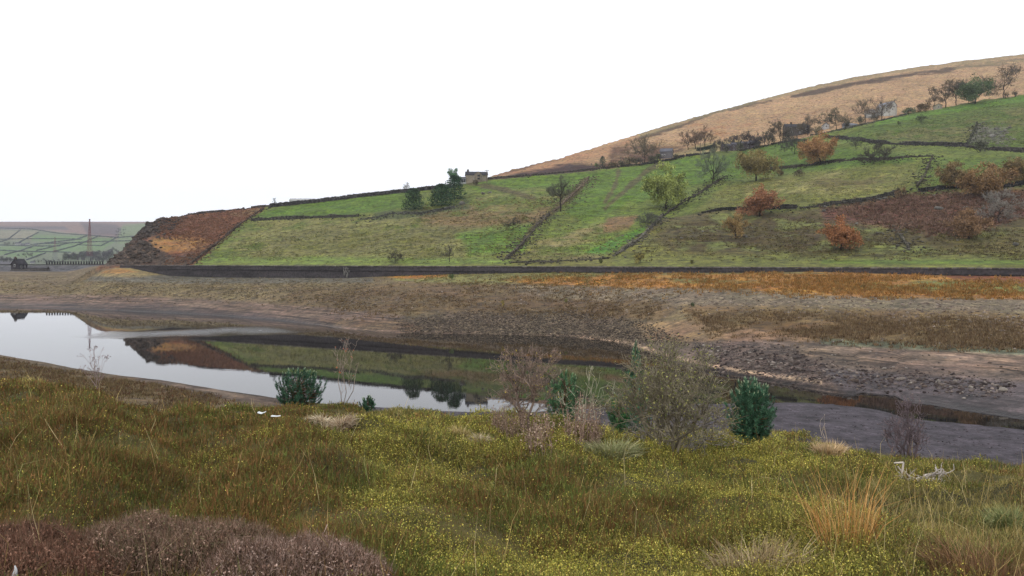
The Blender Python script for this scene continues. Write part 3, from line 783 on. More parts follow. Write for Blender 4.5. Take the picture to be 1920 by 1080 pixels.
# retaining wall of the road along the reservoir
def retaining_wall():
    root = empty("reservoir_wall", tuple(np.append(np.array([(640 - 960) / FPX, 1.0]) * float(wall_Y((640 - 960) / FPX)), 9.0)),
                 "long dark stone retaining wall holding up the road above the drained bed", "wall")
    o = np.array(root.location)
    Xs = np.linspace(225, 2300, 520); u = (Xs - 960) / FPX; D = wall_Y(u)
    x = u * D; y = D
    p = resample(np.stack([x, y], 1), 1.2); u = p[:, 0] / p[:, 1]; X = 960 + FPX * u
    zb = EYE - (wall_base_y(X) - HZ) * p[:, 1] / FPX - 0.9
    zt = np.full(len(p), WALL_TOP - 0.28)
    t = np.gradient(p, axis=0); t /= np.linalg.norm(t, axis=1, keepdims=True)
    nrm = np.stack([t[:, 1], -t[:, 0]], 1); nrm *= np.sign(-(nrm * p).sum(1))[:, None]     # towards the water
    mb = MB(); rows = 9; n = len(p); base = S(74, 69, 70)
    V, Cc = [], []
    for k in range(rows + 1):
        f = k / rows
        z = zb + (zt - zb) * f
        bat = 0.35 * (1 - f) + (fbm(p[:, 0] * 1.1, z * 1.3, 40 + k) - 0.5) * 0.12
        q = p + nrm * bat[:, None]
        V.append(np.column_stack([q, z]))
        br = 0.35 + 1.3 * fbm(p[:, 0] * 0.28, z * 1.1, 50) * (0.75 + 0.5 * vnoise(p[:, 0] * 0.9, z * 3.1, 53))
        Cc.append(base * br[:, None])
    V = np.concatenate(V) - o; Cc = np.concatenate(Cc)
    ii = np.arange((rows + 1) * n).reshape(rows + 1, n)
    mb.add(V, np.stack([ii[:-1, :-1], ii[:-1, 1:], ii[1:, 1:], ii[1:, :-1]], -1).reshape(-1, 4), Cc)
    # back of the parapet
    q = p - nrm * 0.5
    a = np.column_stack([q, zt]); c = np.column_stack([q, np.full(n, ROAD_Z - 0.6)])
    f_top = np.column_stack([p, zt])
    W = np.concatenate([f_top, a, c]) - o; jj = np.arange(3 * n).reshape(3, n)
    mb.add(W, np.stack([jj[:-1, :-1], jj[:-1, 1:], jj[1:, 1:], jj[1:, :-1]], -1).reshape(-1, 4), base)
    mb.build("wall_face", M_STONE, root)
    cp = MB(); rg = np.random.default_rng(3)
    for i in range(n - 1):
        mid = (p[i] + p[i + 1]) / 2; L_ = np.linalg.norm(p[i + 1] - p[i])
        cp.box((mid[0] - nrm[i, 0] * 0.24 - o[0], mid[1] - nrm[i, 1] * 0.24 - o[1], WALL_TOP - 0.14 - o[2] + rg.normal(0, 0.015)), (L_ * 0.97, 0.66, 0.28), math.atan2(t[i, 1], t[i, 0]), S(116, 110, 106) * rg.uniform(0.55, 1.35), 0.94)
    cp.build("coping", M_STONE, root)
    # string course
    sc = MB()
    for i in range(0, n - 1):
        if X[i] > 300:
            mid = (p[i] + p[i + 1]) / 2
            sc.box((mid[0] + nrm[i, 0] * 0.15 - o[0], mid[1] + nrm[i, 1] * 0.15 - o[1], WALL_TOP - 1.25 - o[2]), (1.22, 0.3, 0.16), math.atan2(t[i, 1], t[i, 0]), S(74, 70, 70) * rg.uniform(0.7, 1.2))
    sc.build("string_course", M_STONE, root)
    # lime streak where water has run down the face
    i = int(np.argmin(np.abs(X - 653)))
    ls = MB(); e = np.append(t[i], 0)
    for k in range(26):
        s0 = rg.normal(0, 0.45); z0 = rg.uniform(zb[i] + 1.0, WALL_TOP - 0.6); hh = rg.uniform(0.3, 1.0)
        c0 = np.append(p[i] + nrm[i] * 0.42, 0) + e * s0
        ww = rg.uniform(0.08, 0.2)
        ls.box((c0[0] - o[0], c0[1] - o[1], z0 + 0 - o[2]), (ww, 0.12, hh), math.atan2(t[i, 1], t[i, 0]), S(150, 146, 138))
    ob = ls.build("lime_streak", M_STONE, root); ob["label"] = "pale lime streak down the dark wall face"
    return root
retaining_wall()

# ------------------------------------------------------------------ trees
def crown_points(rg, n, H, Wd, z0, lean=0.0, lobes=9, flat=1.0):
    """points in a lobed crown; z0 = height of crown base"""
    ch = H - z0
    cen = []
    for i in range(lobes):
        a = rg.uniform(0, 6.283); r = (rg.random() ** 0.5) * 0.62
        zz = rg.uniform(0.16, 0.72)
        cen.append((r * math.cos(a), r * math.sin(a), zz, rg.uniform(0.28, 0.48)))
    cen.append((0, 0, 0.62, 0.45))
    cen = np.array(cen)
    k = rg.integers(0, len(cen), n); d = rg.normal(size=(n, 3)); d /= np.linalg.norm(d, axis=1, keepdims=True)
    rr = rg.random(n) ** 0.4
    c = cen[k]
    x = (c[:, 0] + d[:, 0] * rr * c[:, 3]) * Wd / 2; y = (c[:, 1] + d[:, 1] * rr * c[:, 3]) * Wd / 2
    z = z0 + (c[:, 2] + d[:, 2] * rr * c[:, 3] * 0.75 * flat) * ch
    z = np.clip(z, z0 * 0.7, H)
    return np.column_stack([x + lean * (z / H) * Wd, y, z])

def branches(rg, H, Wd, z0, lean, n1=8, n2=6, n3=5, n4=0, r0=None, multi=1, up=0.5, spread=1.0):
    """tapered limbs from trunk to twigs: lists P0,P1,R0,R1 and the twig tips"""
    P0, P1, R0, R1 = [], [], [], []; tips = []
    r0 = r0 or H * 0.035
    def limb(a, b, ra, rb, bow, seg=3):
        a = np.array(a, float); b = np.array(b, float)
        m_ = (a + b) / 2 + bow
        prev = a; out = [a]
        for s in range(1, seg + 1):
            t = s / seg
            q = (1 - t) ** 2 * a + 2 * t * (1 - t) * m_ + t * t * b
            if s < seg: q = q + rg.normal(0, np.linalg.norm(b - a) * 0.035, 3)
            P0.append(prev); P1.append(q); R0.append(ra + (rb - ra) * (s - 1) / seg); R1.append(ra + (rb - ra) * s / seg)
            prev = q; out.append(q)
        return np.array(out)
    for s_ in range(multi):
        off = np.zeros(2)
        l0 = np.array([lean * Wd * 0.35, 0, 0]) + (np.append(rg.normal(0, Wd * 0.2, 2), 0) if multi > 1 else 0)
        rr = r0 / multi ** 0.6
        tr = limb([off[0], off[1], -0.3], np.array([off[0], off[1], z0 + (H - z0) * 0.45]) + l0, rr, rr * 0.55, np.append(rg.normal(0, 0.02 * H, 2), 0), 4)
        for i in range(n1):
            st = tr[1] + (tr[-1] - tr[1]) * rg.uniform(0.25, 1.0)
            a = 6.283 * (i + rg.uniform(-0.3, 0.3)) / n1 + s_ * 1.3
            e = rg.uniform(0.2, 0.82)
            r = Wd / 2 * math.sqrt(max(0.05, 1 - (2 * e - 0.9) ** 2)) * rg.uniform(0.55, 0.75) * spread
            en = np.array([r * math.cos(a) + lean * e * Wd, r * math.sin(a), z0 + (H - z0) * e])
            if i == 0: en = np.array([lean * Wd * 0.7, 0, H * 0.86])
            b1 = limb(st, en, rr * 0.42, rr * 0.18, np.array([0, 0, -0.06 * H * up]) + rg.normal(0, 0.03 * H, 3))
            for j in range(n2):
                s2 = b1[rg.integers(1, 4)] if j else b1[-1]
                d = (en - np.array([lean * Wd * 0.4, 0, z0 * 0.9 + 0.1 * H])); d /= np.linalg.norm(d)
                d = d + rg.normal(0, 0.55, 3) + np.array([0, 0, 0.25 * up]); d /= np.linalg.norm(d)
                e2 = s2 + d * Wd * rg.uniform(0.13, 0.24)
                b2 = limb(s2, e2, rr * 0.15, rr * 0.07, rg.normal(0, 0.015 * H, 3), 2)
                for k in range(n3):
                    s3 = b2[rg.integers(1, 3)]
                    d3 = d + rg.normal(0, 0.6, 3) + np.array([0, 0, 0.15 * up]); d3 /= np.linalg.norm(d3)
                    e3 = s3 + d3 * Wd * rg.uniform(0.06, 0.12)
                    P0.append(s3); P1.append(e3); R0.append(rr * 0.06); R1.append(rr * 0.03); tips.append(e3)
                    for q in range(n4):
                        d4 = d3 + rg.normal(0, 0.6, 3); d4 /= np.linalg.norm(d4)
                        s4 = s3 + (e3 - s3) * rg.uniform(0.3, 1.0); e4 = s4 + d4 * Wd * rg.uniform(0.035, 0.075)
                        P0.append(s4); P1.append(e4); R0.append(rr * 0.035); R1.append(rr * 0.015); tips.append(e4)
    return np.array(P0), np.array(P1), np.array(R0), np.array(R1), np.array(tips)

def leaf_quads(mb, pts, size, cols, rg, droop=0.0):
    n = len(pts)
    d = rg.normal(size=(n, 3)); d /= np.linalg.norm(d, axis=1, keepdims=True)
    e = rg.normal(size=(n, 3)); e -= (e * d).sum(1, keepdims=True) * d; e /= np.linalg.norm(e, axis=1, keepdims=True)
    s = np.asarray(size) * rg.uniform(0.6, 1.3, n)
    a = d * s[:, None]; b = e * (s * 0.6)[:, None]
    V = np.stack([pts - a, pts - b * 0.9, pts + a, pts + b], 1).reshape(-1, 3)
    F = np.arange(4 * n).reshape(n, 4)
    mb.add(V, F, np.repeat(cols, 4, axis=0))

def tree(X, yb, yt, wpx, kind, label, col, lean=0.0, group=None, name=None, cat="tree", loc=None, dens=1.0, z0f=0.25, trunk=(58, 48, 42), multi=1, seed=None):
    p = np.array(loc) if loc is not None else hill(X, yb)
    sc = p[1] / FPX
    H = (yb - yt) * sc; Wd = wpx * sc
    rg = np.random.default_rng(seed if seed is not None else int(X * 7 + yb))
    root = empty(name or "tree", tuple(p), label, cat, group)
    bark = S(*trunk)
    base = S(*col, 1.1); base = (base * 0.82 + base.mean() * 0.18) * np.array([0.95, 1.1, 0.98])
    if kind == "leafy":
        Wd *= 0.93
        b = branches(rg, H, Wd, H * z0f, lean, 8, 6, 4, 0, r0=H * 0.035, multi=multi, spread=1.15)
        mb = MB(); mb.tubes(*b[:4], 4, bark); mb.build("trunk", M_BARK, root)
        n = int(6000 * dens)
        tips = b[4]
        q = tips[rg.integers(0, len(tips), n)] + rg.normal(0, Wd * 0.04, (n, 3))
        q2 = crown_points(rg, n // 2, H, Wd * 1.05, H * z0f * 0.7, lean, 12)
        q = np.concatenate([q, q2]); q[:, 2] = np.clip(q[:, 2], H * z0f * 0.55, None)
        clump = vnoise(q[:, 0] / (Wd * 0.12) + 50, q[:, 2] / (Wd * 0.12) + 50, 3)
        cl = base[None] * (0.7 + 0.8 * clump + rg.normal(0, 0.2, len(q)))[:, None]
        mb = MB(); leaf_quads(mb, q, 0.019 * Wd + 0.04, np.clip(cl, 0.004, 1), rg); mb.build("crown", M_LEAF, root)
    elif kind == "bare":
        b = branches(rg, H, Wd * 1.18, H * z0f, lean, 9, 7, 5, 4 if dens >= 0.7 else 2, r0=H * 0.022, multi=multi, spread=1.2)
        big = b[2] > H * 0.022 * 0.1 / multi ** 0.6
        mb = MB(); mb.tubes(b[0][big], b[1][big], b[2][big], b[3][big], 4, bark); mb.build("trunk", M_BARK, root)
        A, B = b[0][~big], b[1][~big]
        q0 = b[4][rg.integers(0, len(b[4]), int(1500 * dens))]; d = rg.normal(0, 1, q0.shape) + np.array([0, 0, 0.5]); d /= np.linalg.norm(d, axis=1, keepdims=True)
        q1 = q0 + d * (Wd * rg.uniform(0.03, 0.08, len(q0)))[:, None]
        A = np.concatenate([A, q0]); B = np.concatenate([B, q1])
        th = np.full(len(A), min(0.05, 0.0035 * Wd + 0.012)); mb = MB(); mb.tubes(A, B, th, th * 0.5, 3, base); mb.build("crown", M_BARK, root)
    elif kind == "conifer":
        mb = MB(); mb.tubes([[0, 0, -0.3]], [[0, 0, H * 0.97]], [H * 0.022], [H * 0.004], 5, bark); mb.build("trunk", M_BARK, root)
        n = int(2600 * dens); t = rg.random(n) ** 0.75
        lay = (np.floor(t * 13) + rg.normal(0, 0.16, n)) / 13
        r = Wd / 2 * 1.15 * np.sqrt(np.clip(1 - np.abs(lay * 1.16 - 0.16) ** 1.7, 0, 1)) * np.sqrt(rg.random(n)) * (0.8 + 0.4 * rg.random(n)); a = rg.uniform(0, 6.283, n)
        r *= 0.75 + 0.45 * vnoise(np.cos(a) * 2 + 9, lay * 9, 4)
        q = np.column_stack([r * np.cos(a), r * np.sin(a), np.clip(H * (0.04 + 0.96 * lay) - r * 0.18, 0.1, H)])
        cl = base[None] * (0.55 + 0.9 * vnoise(q[:, 0] * 2 / Wd * 4 + 7, q[:, 2] / H * 12, 6) + rg.normal(0, 0.15, n))[:, None]
        mb = MB(); leaf_quads(mb, q, 0.028 * Wd + 0.08, np.clip(cl, 0.003, 1), rg); mb.build("crown", M_LEAF, root)
    elif kind == "bush":
        b = branches(rg, H, Wd, H * 0.1, lean, 7, 5, 4, 0, r0=H * 0.04, multi=2)
        mb = MB(); mb.tubes(*b[:4], 3, bark); mb.build("stems", M_BARK, root)
        n = int(900 * dens)
        q = crown_points(rg, n, H, Wd, H * 0.05, lean, 7)
        cl = base[None] * (0.5 + 0.9 * vnoise(q[:, 0] / Wd * 7 + 5, q[:, 2] / H * 6, 8) + rg.normal(0, 0.18, n))[:, None]
        mb = MB(); leaf_quads(mb, q, 0.03 * Wd + 0.05, np.clip(cl, 0.004, 1), rg); mb.build("foliage", M_LEAF, root)
    return root

TW = (96, 80, 72)
TREES = [
 (1418, 339, 287, 74, "leafy", "olive-gold oak with a dark trunk left of the orange oak", (146, 118, 66), 0.0, 1.0),
 (1537, 309, 259, 70, "leafy", "large bright orange-leaved oak on the mossy wall", (176, 116, 66), -0.05, 1.1),
 (1337, 345, 289, 52, "bare", "grey bare ash on the green field left of the gold oak", (122, 124, 104), 0.0, 1.0),
 (1249, 391, 318, 84, "leafy", "broad yellow-green sycamore, the largest leafy tree on the slope", (152, 150, 70), 0.0, 1.15),
 (1424, 406, 357, 74, "leafy", "red leaning tree spilling over the dark wall", (164, 100, 66), 0.06, 0.9),
 (1380, 448, 405, 44, "leafy", "small amber oak standing alone on the brown grazing", (164, 122, 72), 0.0, 0.6),
 (1577, 469, 421, 70, "leafy", "red-orange oak near the road, the brightest red crown", (172, 102, 58), 0.0, 0.95),
 (1817, 448, 400, 66, "leafy", "dull rust-coloured round tree on a short trunk right of the bracken", (146, 102, 72), 0.0, 0.85),
 (1790, 354, 312, 62, "leafy", "bronze tree at the left end of the three above the dark wall", (140, 106, 66), 0.0, 0.9),
 (1850, 372, 318, 84, "leafy", "big bronze tree in the middle of the three above the dark wall", (150, 106, 66), 0.0, 1.15),
 (1908, 345, 309, 66, "leafy", "olive-bronze tree at the right end of the three above the dark wall", (136, 104, 64), 0.0, 0.9),
 (1051, 397, 331, 42, "bare", "tall bare tree beside the ruined wall in the middle of the slope", (104, 96, 82), 0.0, 1.0),
 (842, 491, 458, 20, "bare", "small bare tree just above the road wall", (108, 94, 84), 0.0, 0.5),
 (742, 493, 473, 24, "bare", "low round bare thorn bush above the road wall", (84, 72, 66), 0.0, 0.5),
 (962, 431, 411, 24, "bare", "dark bare thorn on the brown patch of the slope", (86, 76, 70), 0.0, 0.5),
 (775, 393, 350, 38, "conifer", "dark broad spruce standing apart at the left of the spruces", (62, 82, 54), 0.0, 1.0),
 (828, 386, 342, 44, "conifer", "dark broad spruce in the middle of the spruces", (58, 84, 54), 0.0, 1.0),
 (852, 374, 326, 38, "conifer", "taller dark spruce at the right of the group below the house", (54, 80, 54), 0.0, 1.0),
 (852, 347, 318, 28, "leafy", "rounded dark green tree against the sky beside the white conservatory", (84, 116, 78), 0.0, 0.8),
 (763, 357, 343, 11, "bare", "tiny bare sapling on the skyline wall", (120, 108, 108), 0.0, 0.4),
 (821, 350, 330, 13, "bare", "slender pale bare tree on the skyline left of the spruces", (150, 146, 150), 0.0, 0.4),
 (900, 331, 317, 18, "bare", "pale bare tree rising behind the roof of the skyline house", (170, 172, 184), 0.0, 0.4),
 (892, 348, 336, 14, "bush", "rounded brown bush in front of the skyline house", (110, 88, 70), 0.0, 0.6),
 (1130, 314, 292, 13, "conifer", "small dark pine at the top of the bright green field", (50, 74, 64), 0.0, 0.5),
 (1119, 314, 303, 12, "bush", "light green bush beside the small dark pine", (112, 134, 78), 0.0, 0.4),
 (1209, 306, 266, 58, "bare", "wide bare tree between the pole and the grey barn", (116, 98, 82), 0.0, 1.0),
 (1150, 314, 300, 26, "bush", "brown shrub right of the small dark pine", (122, 100, 70), 0.0, 0.6),
 (1180, 310, 290, 30, "bush", "olive-brown shrub left of the wide bare tree", (118, 104, 76), 0.0, 0.6),
 (1233, 303, 286, 22, "bush", "grey-green shrub left of the grey barn", (104, 106, 80), 0.0, 0.6),
 (1290, 281, 248, 26, "bare", "bare moorside tree at the left of the copse of three", (120, 88, 72), 0.0, 0.8),
 (1304, 279, 244, 24, "bare", "bare moorside tree in the middle of the copse of three", (120, 90, 74), 0.0, 0.8),
 (1322, 275, 239, 30, "bare", "bare moorside tree at the right of the copse of three", (120, 88, 72), 0.0, 0.8),
 (1350, 284, 263, 22, "bare", "dark thorn left of the long cottage row", (88, 74, 74), 0.0, 0.8),
 (1374, 281, 258, 22, "bare", "dark thorn in front of the left end of the long cottage row", (86, 72, 74), 0.0, 0.8),
 (1406, 280, 251, 42, "bare", "dense purple-dark thorn in front of the long cottage row", (80, 66, 74), 0.0, 1.0),
 (1434, 274, 248, 26, "bare", "thorn in front of the right end of the long cottage row", (88, 76, 76), 0.0, 0.8),
 (1463, 268, 231, 42, "bare", "bare tree left of the dark cottages", (100, 80, 70), 0.0, 1.0),
 (1490, 289, 256, 40, "bare", "dark spreading thorn above the orange-leaved oak", (86, 78, 72), 0.0, 1.0),
 (1514, 254, 221, 36, "bare", "bare tree rising behind the dark cottages", (112, 94, 80), 0.0, 0.8),
 (1567, 243, 214, 46, "bare", "spreading bare tree over the small white outhouse", (104, 90, 76), 0.0, 1.0),
 (1622, 230, 193, 40, "bare", "bare tree just left of the white farmhouse", (120, 98, 84), 0.0, 0.6),
 (1653, 224, 185, 44, "bare", "brown bare tree in front of the white farmhouse", (128, 100, 86), 0.0, 0.5),
 (1649, 303, 278, 50, "bare", "dark hawthorn bush on the low rubble wall", (86, 74, 68), 0.0, 1.0),
 (1727, 230, 216, 16, "bare", "small thorn alone on the upper right field", (80, 78, 60), 0.0, 0.6),
 (1685, 235, 226, 8, "bush", "tiny dark bush on the upper right field below the white farmhouse", (86, 90, 56), 0.0, 0.3),
 (1605, 280, 258, 20, "bare", "faint bare thorn beside the high dark wall", (104, 98, 84), 0.0, 0.6),
 (1752, 204, 165, 24, "bare", "bare tree beside the small shed", (114, 90, 76), 0.0, 0.8),
 (1773, 201, 155, 34, "bare", "bare tree with paired trunks right of the small shed", (108, 88, 76), 0.0, 0.9),
 (1793, 197, 153, 34, "bare", "bare tree against the round green tree", (108, 88, 76), 0.0, 0.9),
 (1828, 194, 153, 62, "leafy", "large round green tree on the skyline of the upper right field", (98, 108, 70), 0.0, 1.1),
 (1882, 183, 135, 62, "bare", "tall spreading bare tree at the top right corner of the fields", (104, 84, 78), 0.0, 1.0),
 (1887, 185, 170, 12, "bush", "dark clipped shrub below the tall spreading bare tree", (66, 62, 58), 0.0, 0.5),
 (1903, 182, 168, 12, "bush", "dark pointed shrub right of the tall spreading bare tree", (62, 60, 58), 0.0, 0.5),
 (1735, 210, 192, 38, "bush", "rust-brown thicket left of the small shed", (132, 96, 70), 0.0, 0.8),
 (1704, 214, 200, 32, "bush", "grey-green thicket right of the white farmhouse", (112, 110, 80), 0.0, 0.7),
 (1837, 286, 262, 34, "bush", "grey-brown scrub where the walls meet under the rocky field", (100, 92, 78), 0.0, 0.8),
 (1198, 494, 474, 28, "bush", "golden bush on the roadside verge", (164, 138, 66), 0.0, 0.6),
 (1126, 494, 483, 12, "bush", "small olive bush on the roadside verge", (116, 116, 70), 0.0, 0.4),
 (1297, 495, 486, 12, "bush", "small yellowish bush on the verge below the amber oak", (144, 130, 74), 0.0, 0.4),
 (1214, 422, 406, 36, "bare", "low grey thorn thicket above the crumbling wall", (104, 98, 86), 0.1, 0.8),
 (1872, 418, 368, 60, "bare", "pale twiggy bare tree left of the right edge", (150, 130, 126), 0.12, 0.9),
 (1500, 330, 316, 28, "bush", "brown scrub at the foot of the mossy wall", (116, 98, 76), 0.0, 0.5),
 (1462, 330, 315, 20, "bush", "rusty scrub right of the gold oak", (128, 98, 70), 0.0, 0.5),
 (1690, 372, 346, 30, "bush", "thin rusty bush in the gap of the dark wall above the bracken", (146, 106, 76), 0.0, 0.4),
]
for i, (X, yb, yt, w_) in enumerate([(1338, 287, 272, 20), (1362, 286, 266, 22), (1388, 284, 264, 24), (1422, 279, 258, 24), (1448, 272, 252, 22), (1476, 266, 246, 24), (1536, 252, 236, 22), (1585, 240, 228, 18), (1612, 234, 216, 24), (1640, 228, 212, 22), (1165, 313, 298, 24), (1196, 310, 292, 26), (1222, 307, 290, 24), (1266, 300, 288, 16)]):
    tree(X, yb, yt, w_, "bush", "grey-brown scrub bush in the thicket along the lane by the houses", (104, 90, 80) if i % 2 else (112, 100, 80), 0, "scrub along the lane", "bush", "bush", dens=0.6)
for (X, yb, yt, w_, kind, lab, col, lean, dens) in TREES:
    nm = "bush" if kind == "bush" or ("bush" in lab or "thicket" in lab) else ("spruce_tree" if kind == "conifer" else ("bare_tree" if kind == "bare" else "autumn_tree"))
    tree(X, yb, yt, w_, kind, lab, col, lean, name=nm, cat="bush" if nm == "bush" else "tree", dens=dens, z0f=0.08 if kind == "leafy" else 0.1)

# ------------------------------------------------------------------ loose rocks on the hill
rg = np.random.default_rng(77)
HR = [(906, 364, 10), (918, 362, 8), (895, 372, 6), (867, 383, 16), (851, 389, 9), (754, 400, 10), (447, 389, 9), (476, 387, 8), (1395, 428, 7), (1409, 427, 6), (1318, 435, 8), (1278, 447, 8), (1398, 444, 12),
      (1545, 396, 14), (1548, 388, 7), (1606, 420, 9), (1795, 451, 7), (1683, 461, 10), (1860, 256, 16), (1875, 248, 9), (1893, 240, 10), (1760, 392, 20), (1810, 390, 14), (1862, 380, 22), (1843, 391, 10), (1752, 367, 7), (1905, 460, 18), (1800, 476, 5),
      (1650, 374, 12), (1660, 372, 10), (1615, 445, 6), (1590, 424, 5), (1880, 256, 10), (1868, 243, 9)]
for i, (X, y, w_) in enumerate(HR):
    p = hill(X, y); s = w_ * p[1] / FPX / 1.7
    mb = rocks_mesh([np.zeros(3)], [s], [S(128, 124, 116) * rg.uniform(0.65, 1.25)], 200 + i, 0.1)
    tag(mb.build("boulder", M_STONE, None, tuple(p)), "grey boulder lying on the grassy hillside above the road", "boulder", "boulders on the hillside")

# ------------------------------------------------------------------ houses
def gable_house(name, label, p, wx, wy, h, roof_h, rz, wall=(150, 142, 128), roof=(92, 90, 92), windows=(), chimneys=(), cat="house", ridge_x=True, eaves=0.25, door=None):
    """ridge along local x; windows (x, z, w, h) on the -y face, ('g', y, z, w, h) on the +x gable, ('l', ...) on the -x gable"""
    root = empty(name, tuple(p), label, cat, None, rz)
    mb = MB(); rg = np.random.default_rng(int(wx * 100 + wy * 10))
    W, Dp = wx / 2, wy / 2
    V = [[-W, -Dp, -2.5], [W, -Dp, -2.5], [W, Dp, -2.5], [-W, Dp, -2.5], [-W, -Dp, h], [W, -Dp, h], [W, Dp, h], [-W, Dp, h], [-W, 0, h + roof_h], [W, 0, h + roof_h]]
    c = S(*wall)
    mb.add(V, [[0, 1, 5, 4], [1, 2, 6, 5], [2, 3, 7, 6], [3, 0, 4, 7]], c); mb.add(V, [[5, 6, 9], [7, 4, 8]], c)
    mb.build("wall", M_BUILD, root)
    rb = MB(); e = eaves; t = 0.18; sl = roof_h / Dp
    for sg in (-1, 1):
        a = [[-W - e, sg * (Dp + e), h - sl * e], [W + e, sg * (Dp + e), h - sl * e], [W + e, 0, h + roof_h], [-W - e, 0, h + roof_h]]
        q = np.array(a); q2 = q + np.array([0, 0, t])
        q = q + np.array([0, 0, 0.02])
        rb.add(np.concatenate([q, q2]), [[0, 1, 2, 3], [7, 6, 5, 4], [0, 4, 5, 1], [1, 5, 6, 2], [2, 6, 7, 3], [3, 7, 4, 0]], S(*roof))
    rf = rb.build("roof", M_BUILD, root)
    for cx, ch in chimneys:
        cb = MB(); cb.box((cx, 0, h + roof_h + ch / 2 - 0.3), (0.9, 0.6, ch + 0.6), 0, S(96, 86, 78)); cb.box((cx, 0, h + roof_h + ch + 0.06), (1.05, 0.75, 0.12), 0, S(84, 78, 72))
        for dx in (-0.22, 0.22): cb.tubes([[cx + dx, 0, h + roof_h + ch + 0.1]], [[cx + dx, 0, h + roof_h + ch + 0.5]], [0.11], [0.09], 6, S(140, 90, 70))
        cb.build("chimney", M_BUILD, rf)
    for wdw in windows:
        f = MB(); g = MB()
        if wdw[0] == 'g' or wdw[0] == 'l':
            sx = 1 if wdw[0] == 'g' else -1
            _, y0, z0, w_, hh = wdw
            f.box((sx * (W + 0.03), y0, z0), (0.1, w_ + 0.3, hh + 0.3), 0, S(208, 206, 200)); g.box((sx * (W + 0.07), y0, z0), (0.06, w_, hh), 0, (0.02, 0.02, 0.02))
        else:
            x0, z0, w_, hh = wdw
            f.box((x0, -Dp - 0.03, z0), (w_ + 0.3, 0.1, hh + 0.3), 0, S(208, 206, 200)); g.box((x0, -Dp - 0.07, z0), (w_, 0.06, hh), 0, (0.02, 0.02, 0.02))
        fr = f.build("window", M_METAL, root); g.build("pane", M_GLASS, fr)
    if door:
        d = MB(); d.box((door[0], -Dp - 0.05, door[1] / 2 + 0.0), (1.0, 0.12, door[1]), 0, S(*door[2])); d.build("door", M_METAL, root)
    return root

def at_px(X, y, dy=0.0, lift=0.0):
    p = hill(X, y); p[1] += dy; p[2] = ground(p[0], p[1]) + lift; return p
def mpp(p): return p[1] / FPX

p = at_px(893, 341, 2); k = mpp(p)
hs_ = gable_house("cottage", "stone cottage with a hipped dark roof on the skyline beside the spruces", p, 40 * k, 22 * k, 11 * k, 6.5 * k, 0.12, (168, 156, 136), (74, 72, 76),
    windows=[(-3 * k, 8.2 * k, 4 * k, 2.8 * k), (8 * k, 8.2 * k, 3.5 * k, 3 * k), (-3 * k, 3.5 * k, 4 * k, 3 * k), (8 * k, 3 * k, 2 * k, 4 * k)], chimneys=[(-16 * k, 3.5 * k)])
wb = MB()
W_ = 7 * k; V = [[-W_ + 2 * k, -15 * k, -2], [W_ + 2 * k, -15 * k, -2], [W_ + 2 * k, -11 * k, -2], [-W_ + 2 * k, -11 * k, -2], [-W_ + 2 * k, -15 * k, 12 * k], [W_ + 2 * k, -15 * k, 12 * k], [W_ + 2 * k, -11 * k, 12 * k], [-W_ + 2 * k, -11 * k, 12 * k], [2 * k, -15 * k, 17 * k], [2 * k, -6 * k, 17 * k]]
wb.add(V, [[0, 1, 5, 4], [1, 2, 6, 5], [3, 0, 4, 7]], S(150, 138, 120)); wb.add(V, [[4, 5, 8]], S(150, 138, 120))
wb.build("gable_wing", M_BUILD, hs_)
wr = MB(); wr.add([[-W_ + 1.6 * k, -15.4 * k, 11.8 * k], [2 * k, -15.4 * k, 17.3 * k], [2 * k, -3 * k, 17.3 * k], [-W_ + 1.6 * k, -3 * k, 11.8 * k]], [[0, 1, 2, 3]], S(74, 72, 76))
wr.add([[W_ + 2.4 * k, -15.4 * k, 11.8 * k], [2 * k, -15.4 * k, 17.3 * k], [2 * k, -3 * k, 17.3 * k], [W_ + 2.4 * k, -3 * k, 11.8 * k]], [[3, 2, 1, 0]], S(74, 72, 76)); wr.build("wing_roof", M_BUILD, hs_)
for zz in (9.5, 4):
    f = MB(); g = MB(); f.box((3 * k, -15.1 * k, zz * k), (5 * k, 0.1, 3.6 * k), 0, S(120, 112, 104)); g.box((3 * k, -15.1 * k - 0.07, zz * k), (4.2 * k, 0.08, 2.8 * k), 0, (0.02, 0.02, 0.02))
    fr = f.build("window", M_METAL, hs_); g.build("pane", M_GLASS, fr)
p = at_px(868, 345, 1); k = mpp(p)
cv = empty("conservatory", tuple(p), "white glazed conservatory at the left end of the skyline cottage", "conservatory", None, 0.1)
b_ = MB(); b_.box((0, 0, 0.0 * k), (17 * k, 10 * k, 6 * k), 0, S(176, 176, 172)); b_.build("base", M_METAL, cv)
b_ = MB()
for i in range(5): b_.box(((-8 + 4 * i) * k, -5 * k, 6 * k), (0.5 * k, 0.5 * k, 6.4 * k), 0, S(225, 225, 225))
b_.box((0, -5 * k, 9 * k), (17 * k, 0.6 * k, 0.9 * k), 0, S(225, 225, 225)); b_.build("frame", M_METAL, cv)
b_ = MB(); b_.box((0, 0, 6 * k), (16 * k, 9.4 * k, 6 * k), 0, (0.25, 0.28, 0.3)); b_.build("glazing", M_GLASS, cv)
b_ = MB(); b_.add([[-9 * k, -6 * k, 9.4 * k], [9 * k, -6 * k, 9.4 * k], [9 * k, 5 * k, 13 * k], [-9 * k, 5 * k, 13 * k], [-9 * k, -6 * k, 9.9 * k], [9 * k, -6 * k, 9.9 * k], [9 * k, 5 * k, 13.5 * k], [-9 * k, 5 * k, 13.5 * k]],
       [[3, 2, 1, 0], [4, 5, 6, 7], [0, 1, 5, 4], [1, 2, 6, 5], [2, 3, 7, 6], [3, 0, 4, 7]], S(110, 110, 114)); b_.build("roof", M_BUILD, cv)
p = at_px(1252, 297, 3); k = mpp(p)
